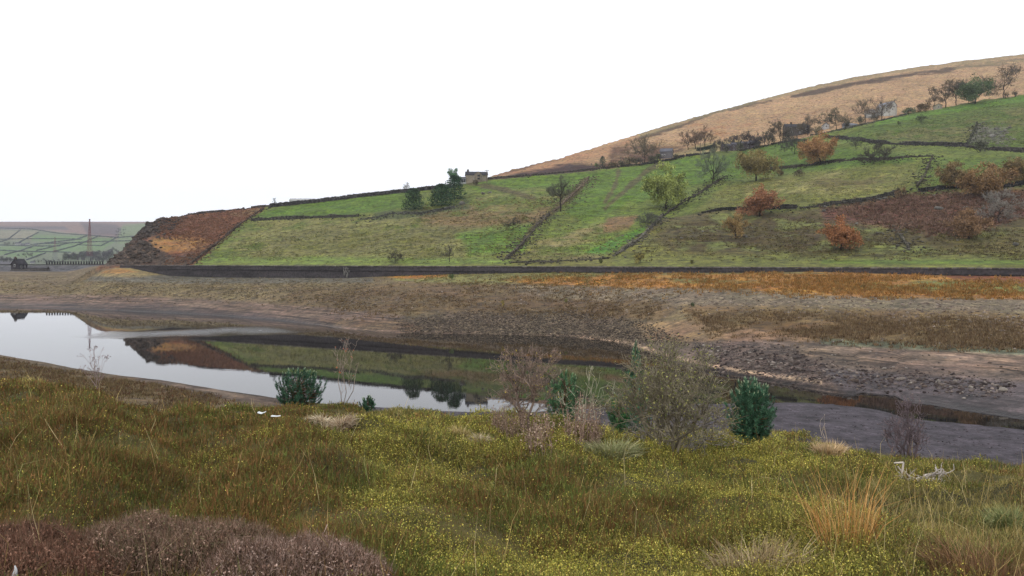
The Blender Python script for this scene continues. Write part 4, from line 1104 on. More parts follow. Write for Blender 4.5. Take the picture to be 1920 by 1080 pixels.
gable_house("stone_barn", "grey stone barn with a slate roof on the moor edge", p, 22 * k, 16 * k, 10 * k, 6.5 * k, -0.35, (126, 122, 124), (122, 122, 130), windows=[(-7 * k, 3 * k, 1.6 * k, 2.6 * k), (-2.5 * k, 3 * k, 1.6 * k, 2.6 * k), ('g', 0, 8 * k, 3 * k, 3 * k)], cat="barn")
p = at_px(1405, 281, 16); k = mpp(p)
tr_ = empty("cottage_row", tuple(p), "long dark stone row of cottages with slate roofs behind the thorns", "house")
for i in range(4):
    mb = MB(); x0 = (-26 + 17.3 * i) * k; z0 = (i * 2.2 - 1) * k; h_ = 13 * k; d_ = 7 * k
    mb.box((x0, 0, z0 + h_ / 2 - 2), (17.2 * k, 2 * d_, h_ + 4), 0, S(88, 78, 78)); mb.build("wall", M_BUILD, tr_)
    rb = MB()
    V = [[x0 - 8.7 * k, -d_ - 0.2, z0 + h_ + 0.01], [x0 + 8.7 * k, -d_ - 0.2, z0 + h_ + 0.01], [x0 + 8.7 * k, 0, z0 + h_ + 5 * k], [x0 - 8.7 * k, 0, z0 + h_ + 5 * k], [x0 + 8.7 * k, d_ + 0.2, z0 + h_ + 0.01], [x0 - 8.7 * k, d_ + 0.2, z0 + h_ + 0.01]]
    rb.add(V, [[0, 1, 2, 3], [3, 2, 4, 5]], S(96, 92, 100)); rb.add(V, [[1, 4, 2], [0, 3, 5]], S(88, 78, 78))
    rf = rb.build("roof", M_BUILD, tr_)
    cb = MB(); cb.box((x0 - 6 * k, 0, z0 + h_ + 5.5 * k), (1.8 * k, 1.2 * k, 4 * k), 0, S(56, 50, 48)); cb.build("chimney", M_BUILD, rf)
    for wx_ in (-5, 4):
        for wz in (3.5, 9.5):
            f = MB(); g = MB(); f.box((x0 + wx_ * k, -d_ - 0.03, z0 + wz * k), (2.6 * k, 0.1, 2.8 * k), 0, S(190, 186, 186)); g.box((x0 + wx_ * k, -d_ - 0.1, z0 + wz * k), (1.7 * k, 0.06, 2.0 * k), 0, (0.02, 0.02, 0.02))
            fr = f.build("window", M_METAL, tr_); g.build("pane", M_GLASS, fr)
p = at_px(1503, 258, 8); k = mpp(p)
gable_house("dark_cottage", "dark stone cottages with white-framed windows between bare trees", p, 46 * k, 13 * k, 13 * k, 6 * k, 0.05, (100, 92, 88), (72, 70, 76), windows=[(-14 * k, 10 * k, 4 * k, 3.6 * k), (0, 10 * k, 3 * k, 3 * k), (8 * k, 4 * k, 2.4 * k, 4 * k), (-12 * k, 3.5 * k, 3 * k, 3 * k), (17 * k, 9 * k, 2.5 * k, 3 * k)], chimneys=[(-10 * k, 3 * k), (14 * k, 3 * k)], door=(4 * k, 5 * k, (170, 170, 168)))
p = at_px(1553, 244, 4); k = mpp(p)
gable_house("white_outhouse", "small white gabled outhouse under a spreading bare tree", p, 9 * k, 11 * k, 5 * k, 4 * k, math.radians(90), (206, 204, 202), (96, 94, 96), windows=[('l', 0, 3 * k, 2 * k, 2 * k)], cat="outhouse")
p = at_px(1600, 237, 4); k = mpp(p)
gable_house("shed", "long low pale-roofed shed above the field wall", p, 26 * k, 9 * k, 3 * k, 2.4 * k, 0.12, (176, 178, 184), (176, 180, 192), windows=[(-6 * k, 1.6 * k, 3 * k, 1.4 * k)], cat="shed")
p = at_px(1672, 219, 6, 1.5); k = mpp(p)
fh_ = gable_house("white_farmhouse", "white farmhouse with a pale slate roof half hidden by bare trees", p, 30 * k, 17 * k, 11 * k, 8 * k, math.radians(-60), (212, 212, 204), (166, 168, 176), windows=[('g', 0, 9 * k, 2.2 * k, 2.6 * k), ('g', -4 * k, 4 * k, 2.2 * k, 3 * k), (-4 * k, 6 * k, 2 * k, 3 * k), (6 * k, 6 * k, 2 * k, 3 * k)], chimneys=[(-12 * k, 3 * k)], cat="farmhouse")
p = at_px(1645, 224, 8, 1.0); k = mpp(p)
gable_house("white_outbuilding", "lower white outbuilding left of the farmhouse", p, 20 * k, 10 * k, 8 * k, 3 * k, 0.1, (206, 206, 200), (150, 150, 156), windows=[(-5 * k, 4 * k, 2 * k, 2.6 * k), (4 * k, 4 * k, 2 * k, 2.6 * k)], cat="outbuilding")
p = at_px(1764, 205, 3); k = mpp(p)
gable_house("field_shed", "small brown shed with a pale front beside bare trees", p, 9 * k, 13 * k, 7 * k, 3 * k, math.radians(80), (178, 168, 150), (92, 82, 74), windows=[('l', 0, 4 * k, 2 * k, 2 * k)], cat="shed")
p = at_px(543, 381.5, 22, 0); k = mpp(p); p[2] = EYE + (HZ - 381) * p[1] / FPX
gable_house("white_barn", "long white barn roof showing above the left skyline wall", p, 46 * k, 16 * k, 4 * k, 4 * k, 0.05, (214, 214, 212), (206, 206, 204), windows=[(-14 * k, 2.6 * k, 2 * k, 2 * k), (4 * k, 2.6 * k, 2 * k, 2 * k)], cat="barn")
tree(515, 387, 371, 7, "bare", "wisp of a bare tree on the skyline beside the white barn", (176, 176, 190), 0, name="bare_tree", dens=0.4)
# evergreen hedge by the lane
hb_ = MB(); rgh = np.random.default_rng(8)
pa, pb = at_px(1308, 284, 1), at_px(1342, 278, 1)
n = 2600; t_ = rgh.random(n); q = pa + (pb - pa) * t_[:, None] + rgh.normal(0, 0.4, (n, 3)); q[:, 2] = [ground(a, b) for a, b in q[:, :2]] + rgh.random(n) * 1.7
leaf_quads(hb_, q, 0.22, S(48, 66, 54)[None] * rgh.uniform(0.6, 1.5, (n, 1)), rgh); tag(hb_.build("hedge", M_LEAF), "dark evergreen hedge beside the lane below the copse of three bare trees", "hedge")

# utility poles
def pole(X, yb, yt, label, arm=True):
    p = hill(X, yb); k = mpp(p); H = (yb - yt) * k
    r = empty("utility_pole", tuple(p), label, "pole", "wooden poles on the hill")
    mb = MB(); mb.tubes([[0, 0, -0.3]], [[0, 0, H]], [0.19], [0.14], 7, S(126, 114, 104)); mb.build("post", M_BARK, r)
    mb = MB(); mb.box((0, 0, H - 0.5), (2.0 if arm else 0.7, 0.14, 0.14), 0.2, S(116, 104, 96)); mb.build("crossarm", M_BARK, r)
    for s in ((-0.8, 0.8) if arm else (-0.25, 0.25)):
        mb = MB(); mb.tubes([[s, 0, H - 0.42]], [[s, 0, H - 0.12]], [0.06], [0.05], 6, S(90, 84, 84)); mb.build("insulator", M_METAL, r)
pole(913, 343, 318, "wooden pole with a crossarm right of the skyline cottage")
pole(1164, 312, 294, "pale pole between the small dark pine and the wide bare tree", False)
pole(1109, 316, 306, "short pole left of the small dark pine", False)
pole(1313, 289, 268, "pale pole in front of the dark evergreen hedge", False)

# ------------------------------------------------------------------ dam, gatehouse and masts at the left
dm = empty("dam_parapet", (-190, 356, 10.2), "dark parapet of the dam crest with a row of short posts", "parapet")
mb = MB(); mb.box((0, 0, 0.0), (140, 1.2, 1.1), 0, S(78, 74, 76)); mb.build("parapet_wall", M_STONE, dm)
for i in range(22):
    X = 86 + i * 5.0
    mb = MB(); mb.box(((X - 960) / FPX * 355 + 190, -0.3, 1.0), (0.5, 0.5, 1.3), 0, S(64, 60, 64), 0.85); mb.box(((X - 960) / FPX * 355 + 190, -0.3, 1.72), (0.62, 0.62, 0.14), 0, S(70, 66, 68)); mb.build("post", M_STONE, dm)
Yg = 345.0; kg = Yg / FPX
gx = (36 - 960) / FPX * Yg
gz = EYE - (513 - HZ) * kg
gt = gable_house("gatehouse", "dark stone valve tower with a steep gabled roof standing by the dam", (gx, Yg, gz + 0.01), 20 * kg, 17 * kg, 17 * kg, 10 * kg, math.radians(75), (72, 68, 70), (62, 60, 64),
    windows=[('l', 0, 15 * kg, 2.2 * kg, 4 * kg), (-3 * kg, 13 * kg, 2 * kg, 5 * kg), (4 * kg, 13 * kg, 2 * kg, 5 * kg)], chimneys=[(-8 * kg, 2.4 * kg)], cat="tower")
jt = empty("jetty", ((62 - 960) / FPX * Yg, Yg - 2, gz), "low stone jetty with a pale top reaching out from the valve tower", "jetty")
mb = MB(); mb.box((0, 0, 2.2 * kg), (68 * kg, 14 * kg, 8 * kg), -0.05, S(74, 70, 72)); mb.build("base", M_STONE, jt)
mb = MB(); mb.box((1 * kg, -0.1, 6.6 * kg + 0.05), (69 * kg, 15 * kg, 0.9 * kg), -0.05, S(160, 152, 142)); mb.build("deck", M_STONE, jt)
mb = MB(); mb.box((8 * kg, 6 * kg, 9 * kg), (50 * kg, 1.2 * kg, 4 * kg), -0.05, S(84, 80, 80)); mb.build("parapet_wall", M_STONE, jt)
mb = MB(); mb.box((32 * kg, 2 * kg, 10 * kg), (3 * kg, 3 * kg, 6 * kg), -0.05, S(80, 76, 78), 0.9); mb.build("pier", M_STONE, jt)

def mast(X, yt, yb, Y, wb, label):
    k = Y / FPX; x = (X - 960) / FPX * Y; z0 = ground(x, Y); zt = EYE + (HZ - yt) * k; H = zt - z0
    r = empty("lattice_mast", (x, Y, z0), label, "mast", "red and white lattice masts")
    red = MB(); gry = MB(); nseg = 14
    for s in range(nseg):
        a, b = s / nseg, (s + 1) / nseg
        wa, wb_ = wb * (1 - a) + 0.35 * a, wb * (1 - b) + 0.35 * b
        ca = [np.array([sx * wa / 2, sy * wa / 2, H * a]) for sx, sy in ((-1, -1), (1, -1), (1, 1), (-1, 1))]
        cb = [np.array([sx * wb_ / 2, sy * wb_ / 2, H * b]) for sx, sy in ((-1, -1), (1, -1), (1, 1), (-1, 1))]
        tgt = red if (a > 0.4) else gry
        c = S(150, 96, 100) if a > 0.4 else S(110, 112, 124)
        P0, P1 = [], []
        for i in range(4):
            j = (i + 1) % 4
            P0 += [ca[i], ca[i], ca[j], cb[i]]; P1 += [cb[i], cb[j], cb[i], cb[j]]
        rr = np.full(len(P0), 0.045)
        tgt.tubes(P0, P1, rr, rr, 4, c)
    gry.build("lower_frame", M_METAL, r); red.build("upper_frame", M_METAL, r)
    mb = MB(); mb.tubes([[0, 0, H]], [[0, 0, H + 0.7]], [0.45], [0.35], 8, S(110, 60, 70)); mb.build("beacon", M_METAL, r)
mast(168, 413, 490, 430, 3.6, "tall red-topped lattice mast rising to the far skyline")
mast(103, 446, 475, 900, 5.0, "smaller red lattice mast half way up the far fields")

# far valley: walls, farms, woods
def farhit(X, y): return hit(X, y, 640)
FW = [[(0, 428), (60, 430), (110, 438), (160, 441), (222, 446), (290, 440)], [(0, 449), (70, 448), (150, 449)], [(0, 454), (12, 451), (38, 432)], [(36, 455), (72, 436)], [(60, 459), (140, 450), (162, 443)], [(70, 458), (200, 453), (250, 452)],
      [(102, 472), (140, 462), (185, 443)], [(0, 470), (40, 472), (105, 473), (130, 474)], [(10, 478), (40, 470), (60, 463)], [(70, 470), (100, 463), (130, 456)], [(150, 460), (185, 461)], [(190, 461), (215, 448), (222, 444)], [(50, 488), (85, 475)], [(0, 460), (60, 462), (110, 462)]]
for i, pl in enumerate(FW):
    dry_wall(pl, "thin dark wall between the far green fields across the valley", 1.5, 1.2, 0.0, (70, 76, 78), 60 + i, "walls between the far fields", 5.0, farhit)
FHS = [(34, 459, 9, "white-gabled farm on the far hillside left of the masts"), (44, 461, 8, "low dark-roofed far farmhouse right of the white gable"), (52, 459, 7, "far barn at the right of the farm cluster"), (22, 489, 7, "pale house in the far valley beyond the valve tower"), (166, 477, 9, "pale low house among the woods beyond the dam"), (61, 494, 7, "white cottage in the valley behind the dam"), (68, 461, 5, "tiny white house on the far fields")]
for X, y, w_, lab in FHS:
    p = farhit(X, y); k = mpp(p)
    gable_house("far_house", lab, p, w_ * k, w_ * 0.6 * k, w_ * 0.3 * k, w_ * 0.22 * k, 0.2, (206, 204, 204), (92, 90, 100), windows=[(-w_ * 0.2 * k, w_ * 0.15 * k, w_ * 0.1 * k, w_ * 0.12 * k), (w_ * 0.2 * k, w_ * 0.15 * k, w_ * 0.1 * k, w_ * 0.12 * k)])
# far woods that read as one mass
wd = MB(); rgw = np.random.default_rng(31)
for (x0, y0, x1, y1, cnt, hpx) in ((120, 484, 160, 490, 36, 13), (150, 478, 210, 486, 44, 12), (0, 488, 30, 492, 22, 9), (200, 470, 224, 484, 16, 8), (30, 478, 60, 484, 10, 8), (215, 430, 236, 446, 16, 5), (8, 457, 26, 460, 7, 5), (60, 490, 120, 494, 16, 7), (170, 486, 205, 492, 26, 9)):
    for i in range(cnt):
        X, y = rgw.uniform(x0, x1), rgw.uniform(y0, y1)
        p = farhit(X, y); k = mpp(p); H = hpx * k * rgw.uniform(0.6, 1.15)
        q = crown_points(rgw, 240, H, H * 1.0, H * 0.12, 0, 6) + p
        c = S(92, 88, 92) if rgw.random() < 0.75 else S(92, 100, 80)
        leaf_quads(wd, q, H * 0.05, c[None] * rgw.uniform(0.5, 1.4, (240, 1)), rgw)
        wd.tubes([p - [0, 0, 1]], [p + [0, 0, H * 0.7]], [H * 0.02], [H * 0.008], 4, S(70, 62, 60))
tag(wd.build("far_woods", M_LEAF), "dull grey-brown woods in the valley bottom beyond the dam", "woods", kind="stuff")
# ------------------------------------------------------------------ moorland plants of the near bank
rg = np.random.default_rng(2024)

def blades(P, D, Ln, Wb, cols, mb, bend=None):
    """single tapered blades: base P, direction D (unit), length, base width; bend adds a drooping tip"""
    n = len(P)
    side = np.cross(D, rg.normal(size=(n, 3))); side /= np.maximum(np.linalg.norm(side, axis=1, keepdims=True), 1e-6)
    h = side * (Wb / 2)[:, None]
    if bend is None:
        V = np.stack([P - h, P + h, P + D * Ln[:, None]], 1).reshape(-1, 3)
        mb.add(V, np.arange(3 * n).reshape(n, 3), np.repeat(cols, 3, axis=0))
    else:
        M1 = P + D * (Ln * 0.55)[:, None]; D2 = D + bend; D2 /= np.linalg.norm(D2, axis=1, keepdims=True)
        T = M1 + D2 * (Ln * 0.5)[:, None]
        V = np.stack([P - h, P + h, M1 + h * 0.7, M1 - h * 0.7, T], 1).reshape(-1, 3)
        i = np.arange(n) * 5
        mb.add(V, np.stack([i, i + 1, i + 2, i + 3], 1), np.repeat(cols, 5, axis=0))
        F3 = np.stack([i + 3, i + 2, i + 4], 1) + mb.n - len(V)
        mb.F[3].append(F3)

def tri_leaves(P, size, cols, mb, upness=0.4):
    n = len(P)
    d = rg.normal(size=(n, 3)) + np.array([0, 0, upness]); d /= np.linalg.norm(d, axis=1, keepdims=True)
    e = np.cross(d, rg.normal(size=(n, 3))); e /= np.maximum(np.linalg.norm(e, axis=1, keepdims=True), 1e-6)
    V = np.stack([P, P + d * size[:, None] * 0.55 + e * size[:, None] * 0.33, P + d * size[:, None], P + d * size[:, None] * 0.55 - e * size[:, None] * 0.33], 1).reshape(-1, 3)
    mb.add(V, np.arange(4 * n).reshape(n, 4), np.repeat(cols, 4, axis=0))

def S4(r, g, b):
    return np.minimum(S(r, g, b, 0.74), 0.8)

# clumps over the bank: where, how big, of what kind
nC = 15000
Yc = np.exp(rg.uniform(math.log(3.6), math.log(95), nC)); uc = rg.uniform(-0.80, 0.80, nC)
xc = uc * Yc; zc = height(uc, Yc)
Xc, yc = px(uc, Yc, zc)
# keep clumps that stand on heathery ground and can be seen over the brow
Yt = np.geomspace(3, 95, 220)
keep = np.zeros(nC, bool)
ug = np.linspace(-0.82, 0.82, 165)
HH = height(ug[:, None], Yt[None, :]); ANG = (HH + 0.10 - EYE) / Yt[None, :]; CM = np.maximum.accumulate(ANG, 1)
iu = np.clip(np.round((uc + 0.82) / 0.01).astype(int), 0, 164); iy = np.clip(np.searchsorted(Yt, Yc) - 1, 0, 219)
keep = ((zc + 0.45 - EYE) / Yc >= CM[iu, iy] - 0.002) & (zc > np.where(Xc < 430, 0.3, 0.9) + 0.5 * fbm(xc / 4, Yc / 4, 3))
Ync = EYE * FPX / (near_w(Xc) - HZ)
keep &= Yc < Ync - np.where(Xc < 430, 2.5, 6)
xc, Yc, zc, Xc, yc, uc = [a[keep] for a in (xc, Yc, zc, Xc, yc, uc)]
inb = np.zeros(len(xc), bool)
for (bx, by, bw) in ((60, 4.75, 450), (340, 5.15, 380), (560, 4.75, 340)):
    inb |= ((xc - (bx - 960) / FPX * by) / (bw * by / FPX / 2)) ** 2 + ((Yc - by) / (bw * by / FPX / 2 * 0.8)) ** 2 < 0.95
gap = (vnoise(xc * 1.9 + 11, Yc * 1.9, 68) < 0.16) & (Yc < 20)
xc, Yc, zc, Xc, yc, uc = [a[~inb & ~gap] for a in (xc, Yc, zc, Xc, yc, uc)]
nC = len(xc)
f1 = 0.5 * fbm(xc / 2.6, Yc / 2.6, 61) + 0.5 * fbm(xc / 0.9, Yc / 0.9, 65); f2 = fbm(xc / 0.8, Yc / 0.8, 62); f3 = 0.5 * fbm(xc / 4.0, Yc / 4.0, 63) + 0.5 * fbm(xc / 1.2, Yc / 1.2, 69)
# likelihood of each kind
yel = sstep(560, 760, Xc) * sstep(1980, 1500, Xc) * sstep(770, 815, yc) * 0.52 + 0.10 + 0.3 * sstep(1300, 1600, Xc) * sstep(900, 840, yc) - 0.35 * sstep(1500, 1650, Xc) * sstep(930, 1010, yc)
red = 0.8 * sstep(760, 520, Xc) + 0.24 + 0.25 * sstep(1650, 1850, Xc) * sstep(880, 930, yc)
grn = 0.40 + 0.25 * sstep(300, 420, Xc) * sstep(620, 540, Xc) * sstep(800, 770, yc)
grn = grn + 0.35 * sstep(60, 140, Xc) * sstep(460, 380, Xc) * sstep(900, 930, yc) * sstep(1020, 990, yc) + 0.35 * sstep(560, 480, Xc) * sstep(240, 300, Xc) * sstep(805, 790, yc)
gras = 0.22 + 0.5 * sstep(1450, 1650, Xc) * sstep(860, 930, yc) + 0.4 * sstep(60, 30, -1 * Yc + 60)
far_dry = sstep(34, 45, Yc)
sc = np.stack([yel + 2.2 * (f1 - 0.5) + 0.9 * (f2 - .5), red + 2.2 * (f3 - 0.5) - 1.2 * (f1 - 0.5), grn + 1.9 * (0.5 - f2) + .8 * (f3 - .5), gras + 1.0 * (fbm(xc / 1.7, Yc / 1.7, 64) - 0.5) + 0.6 * far_dry], 1)
sc += rg.normal(0, 0.24, sc.shape)
kind = sc.argmax(1)
kind = np.where((far_dry > 0.5) & (kind == 0), 3, kind)
Rc = rg.uniform(0.20, 0.42, nC) * (0.75 + Yc / 28) * np.where(Yc > 34, 0.7, 1.0)
Hc = rg.uniform(0.10, 0.21, nC) * (0.35 + 1.3 * vnoise(xc * 1.15 + 40, Yc * 1.15, 66)) * np.where(kind == 2, 0.9, 1.0) * np.where(kind == 3, 0.85, 1.0) * (0.95 + np.clip(Yc / 120, 0, 0.3))
clump_tone = rg.uniform(0.68, 1.32, nC)
PAL = [np.array([S4(116, 116, 58), S4(124, 112, 56), S4(104, 100, 54)]), np.array([S4(116, 82, 50), S4(104, 78, 46), S4(120, 94, 56), S4(96, 84, 46)]), np.array([S4(90, 98, 46), S4(80, 90, 42), S4(104, 108, 52)]), np.array([S4(128, 118, 68), S4(112, 106, 58), S4(146, 130, 84)])]
LEAFP = np.array([S4(178, 164, 72), S4(158, 148, 66), S4(198, 182, 96), S4(124, 124, 56)])

def scatter(k, name, label, cat):
    ix = np.where(kind == k)[0]
    per = np.where(Yc[ix] < 34, np.array([72, 125, 125, 85])[k], 40)
    rep = np.repeat(ix, per); n = len(rep)
    r = np.sqrt(rg.random(n)); a = rg.uniform(0, 6.283, n)
    P = np.column_stack([xc[rep] + r * Rc[rep] * np.cos(a), Yc[rep] + r * Rc[rep] * np.sin(a), np.zeros(n)])
    P[:, 1] = np.maximum(P[:, 1], 3.3)
    P[:, 2] = height(P[:, 0] / P[:, 1], P[:, 1]) - 0.03
    dome = 1 - 0.62 * r ** 2
    ln = Hc[rep] * dome * rg.uniform(0.75, 1.2, n)
    lean = 0.45 if k != 3 else 0.6
    D = np.column_stack([np.cos(a) * r * lean, np.sin(a) * r * lean, np.ones(n)]) + rg.normal(0, 0.15 if k != 3 else 0.26, (n, 3)); D /= np.linalg.norm(D, axis=1, keepdims=True)
    d = P[:, 1]
    wd = np.clip(0.0011 * d, 0.0045, 0.035) * (0.9 if k in (1, 2) else 0.85)
    pal = PAL[k]; c = pal[rg.integers(0, len(pal), n)] * rg.uniform(0.65, 1.3, (n, 1))
    cf = 0.8 + 0.4 * vnoise(xc[rep] * 1.3 + 5, Yc[rep] * 1.3, 70)
    c = c * (cf * clump_tone[rep])[:, None]
    if k in (0, 1, 2):      # neighbouring plants mix a little green and rust
        mixn = rg.random(n) < (0.16 if k == 0 else 0.26)
        o = PAL[2 if k == 1 else 1]; c[mixn] = (o[rg.integers(0, len(o), n)] * rg.uniform(0.7, 1.2, (n, 1)))[mixn]
    mb = MB()
    if k == 3:
        blades(P, D, ln * 1.25, wd * 0.8, c, mb, rg.normal(0, 0.5, (n, 3)) + np.array([0, 0, -0.35]))
    else:
        blades(P, D, ln, wd, c, mb)
        # leafy side sprigs
        m2 = n // (1 if k == 0 else 2)
        jj = rg.integers(0, n, m2); t = rg.uniform(0.45, 0.95, m2)
        Q = P[jj] + D[jj] * (ln[jj] * t)[:, None]
        D2 = D[jj] + rg.normal(0, 0.38, (m2, 3)); D2 /= np.linalg.norm(D2, axis=1, keepdims=True)
        blades(Q, D2, ln[jj] * 0.35, wd[jj] * 1.1, c[jj] * rg.uniform(0.8, 1.3, (m2, 1)), mb)
    if k in (0, 1, 2):
        m3 = int(n * (3.4 if k == 0 else 0.10))
        jj = rg.integers(0, n, m3); t = rg.uniform(0.55, 1.05, m3)
        Q = P[jj] + D[jj] * (ln[jj] * t)[:, None] + rg.normal(0, 0.012, (m3, 3))
        lc = LEAFP[rg.integers(0, 4, m3)] * rg.uniform(0.6, 1.25, (m3, 1)) * clump_tone[rep[jj]][:, None]
        dk = rg.random(m3) < 0.35; lc[dk] = lc[dk] * np.array([0.6, 0.7, 0.6])
        tri_leaves(Q, np.clip(0.0017 * d[jj], 0.013, 0.045) * rg.uniform(0.6, 1.2, m3), lc, mb)
    tag(mb.build(name, M_VEG), label, cat, kind="stuff")
scatter(0, "bilberry", "yellow-green bilberry shrubs covering the near bank", "bilberry")
scatter(1, "brown_heather", "rust-brown low heather covering the left of the near bank", "heather")
scatter(2, "green_heather", "dull green low heather between the bilberry", "heather")
scatter(3, "moor_grass", "olive and straw moor grass among the heather", "grass")

# single dead grass stems standing above the heather
n = 2600
Ys_ = np.exp(rg.uniform(math.log(4.2), math.log(26), n)); us_ = rg.uniform(-0.72, 0.72, n)
w_ = 0.10 + 0.8 * sstep(0.25, 0.42, us_) * sstep(16, 8, Ys_) + 0.2 * sstep(-0.3, -0.6, us_)
kk_ = rg.random(n) < w_
P = np.column_stack([us_ * Ys_, Ys_, height(us_, Ys_)])[kk_]; n = len(P)
D = np.column_stack([rg.normal(0, 0.28, n), rg.normal(0, 0.2, n), np.ones(n)]); D /= np.linalg.norm(D, axis=1, keepdims=True)
mb = MB(); blades(P, D, rg.uniform(0.3, 0.62, n), np.clip(0.0006 * P[:, 1], 0.003, 0.015), np.array([S4(172, 150, 96), S4(150, 128, 78), S4(186, 168, 124)])[rg.integers(0, 3, n)] * rg.uniform(0.7, 1.2, (n, 1)), mb, rg.normal(0, 0.45, (n, 3)))
tag(mb.build("dead_grass_stems", M_VEG), "thin straw stems of dead grass above the heather", "grass", kind="stuff")

def near(X, y=None, Y=None):
    """ground under a photo column, either where the row meets the ground or at a known distance"""
    if Y is None: return hit(X, y, 3.0)
    u = (X - 960) / FPX; return np.array([u * Y, Y, ground(u * Y, Y)])

def tussock(X, Y0, wpx, toprow, label, cols, n=900, name="grass_tussock", spread=0.5, droop=0.7, cat="grass tussock", width=0.0011, base_r=0.35):
    p = near(X, Y=Y0) if Y0 < 100 else near(X, Y0)
    Y = p[1]; k = Y / FPX; H = (EYE + (HZ - toprow) * k) - p[2]; W = wpx * k
    r = np.sqrt(rg.random(n)) * W * base_r; a = rg.uniform(0, 6.283, n)
    P = np.column_stack([r * np.cos(a), r * np.sin(a) * 0.7, np.full(n, -0.05)])
    P[:, 2] = height((P[:, 0] + p[0]) / (P[:, 1] + p[1]), P[:, 1] + p[1]) - p[2] - 0.03
    D = np.column_stack([np.cos(a) * spread * r / (W * base_r), np.sin(a) * spread * r / (W * base_r), np.ones(n)]) + rg.normal(0, 0.16, (n, 3)); D /= np.linalg.norm(D, axis=1, keepdims=True)
    ln = H * rg.uniform(0.45, 1.08, n)
    c = np.array([S4(*q) for q in cols])[rg.integers(0, len(cols), n)] * rg.uniform(0.6, 1.25, (n, 1))
    bend = np.column_stack([np.cos(a), np.sin(a), np.zeros(n)]) * 0.5 * droop + rg.normal(0, 0.3, (n, 3)) + np.array([0, 0, -0.6 * droop])
    mb = MB(); blades(P, D, ln, np.full(n, max(0.005, width * Y)), c, mb, bend)
    return tag(mb.build(name, M_VEG, None, tuple(p)), label, cat)

tussock(1585, 5.4, 120, 835, "tall orange moor grass tussock at the bottom of the picture right of the bilberry", [(180, 134, 76), (164, 116, 64), (196, 154, 96), (152, 124, 76)], 170, spread=0.40, droop=0.3, width=0.0007)
tussock(1850, 5.0, 260, 985, "low red-brown grassy tussock in the bottom right corner", [(112, 82, 58), (98, 74, 52), (132, 104, 72)], 800, spread=0.6)
tussock(1420, 5.1, 220, 985, "straw-grey tussock of dead stems left of the tall orange grass", [(150, 130, 96), (126, 108, 76), (168, 150, 118)], 500, spread=0.55)
tussock(606, 806, 44, 766, "bleached drooping grass mound, the left of a pair near the small pine", [(186, 168, 140), (164, 146, 118), (200, 186, 160)], 900, droop=1.3, width=0.0013)
tussock(640, 808, 44, 770, "bleached drooping grass mound, the right of a pair near the small pine", [(166, 146, 120), (150, 128, 104), (186, 168, 142)], 800, droop=1.3, width=0.0013)
tussock(1555, 858, 64, 822, "bleached straw tussock on the brow right of the dense pine", [(186, 160, 122), (168, 142, 104), (202, 180, 146)], 700, droop=0.5, width=0.0013)
tussock(861, 822, 26, 792, "small pale grass tuft on the brow left of the bare tree", [(176, 158, 110), (156, 140, 92)], 300, droop=0.4, width=0.0013)
tussock(900, 832, 46, 805, "low bleached grass tuft at the left of the dead willowherb", [(178, 164, 134), (160, 146, 112)], 400, droop=1.0, width=0.0013)
tussock(1150, 862, 120, 815, "grey-green rough grass under the left side of the hawthorn", [(136, 138, 96), (156, 150, 112), (120, 124, 80)], 1300, droop=0.9, width=0.0012)
tussock(1890, 985, 90, 935, "grey-green grass clump near the right edge", [(128, 132, 88), (112, 118, 72)], 500, droop=0.9)

def heather_bush(X, Y, wpx, toprow, label, cols, n=9000):
    p = near(X, Y=Y); k = Y / FPX; H = (EYE + (HZ - toprow) * k) - p[2]; W = wpx * k
    r = np.sqrt(rg.random(n)); a = rg.uniform(0, 6.283, n)
    x = r * W / 2 * np.cos(a); y = r * W / 2 * 0.8 * np.sin(a)
    bump = 0.5 + 0.55 * fbm((x + p[0]) * 3.2, (y + p[1]) * 3.2, 81) + 0.25 * vnoise((x + p[0]) * 14, (y + p[1]) * 14, 82)
    z = H * (1 - 0.8 * r ** 4.0) * bump
    z0 = height((x + p[0]) / np.maximum(y + p[1], 3.0), np.maximum(y + p[1], 3.0)) - p[2]
    top = np.column_stack([x, y, z0 + z])
    root = empty("heather_bush", tuple(p), label, "heather bush")
    mb = MB(); m_ = n // 5
    D = top[:m_] * np.array([0.25, 0.25, 0]) + np.array([0, 0, 1.0]) + rg.normal(0, 0.15, (m_, 3)); D /= np.linalg.norm(D, axis=1, keepdims=True)
    ln = z[:m_] * 0.95 + 0.02
    blades(top[:m_] - D * ln[:, None], D, ln, np.full(m_, 0.010), S4(70, 54, 48)[None] * rg.uniform(0.6, 1.3, (m_, 1)), mb)
    mb.build("stems", M_VEG, root)
    mb = MB(); m2 = n * 4
    jj = rg.integers(0, n, m2)
    D = np.column_stack([x[jj] * 0.5, y[jj] * 0.5, np.ones(m2)]) + rg.normal(0, 0.35, (m2, 3)); D /= np.linalg.norm(D, axis=1, keepdims=True)
    Q = top[jj] - D * (rg.random(m2) * 0.15)[:, None] + rg.normal(0, 0.012, (m2, 3))
    c = np.array([S4(*q) for q in cols])[rg.integers(0, len(cols), m2)] * rg.uniform(0.55, 1.35, (m2, 1))
    tri_leaves(Q, np.full(m2, 0.017) * rg.uniform(0.6, 1.3, m2), c, mb, 0.8)
    D3 = D[: n]; blades(top[jj[:n]] - D3 * 0.1, D3, rg.uniform(0.1, 0.19, n), np.full(n, 0.006), c[:n] * 0.85, mb)
    mb.build("dead_flowers", M_VEG, root)
heather_bush(60, 4.75, 470, 1018, "rusty purple heather bush in the bottom left corner", [(122, 88, 70), (104, 74, 60), (146, 112, 92), (86, 68, 52)])
heather_bush(340, 5.15, 400, 998, "brownish pink heather bush behind the other two at bottom left", [(136, 108, 90), (116, 92, 76), (156, 130, 112), (100, 92, 66)])
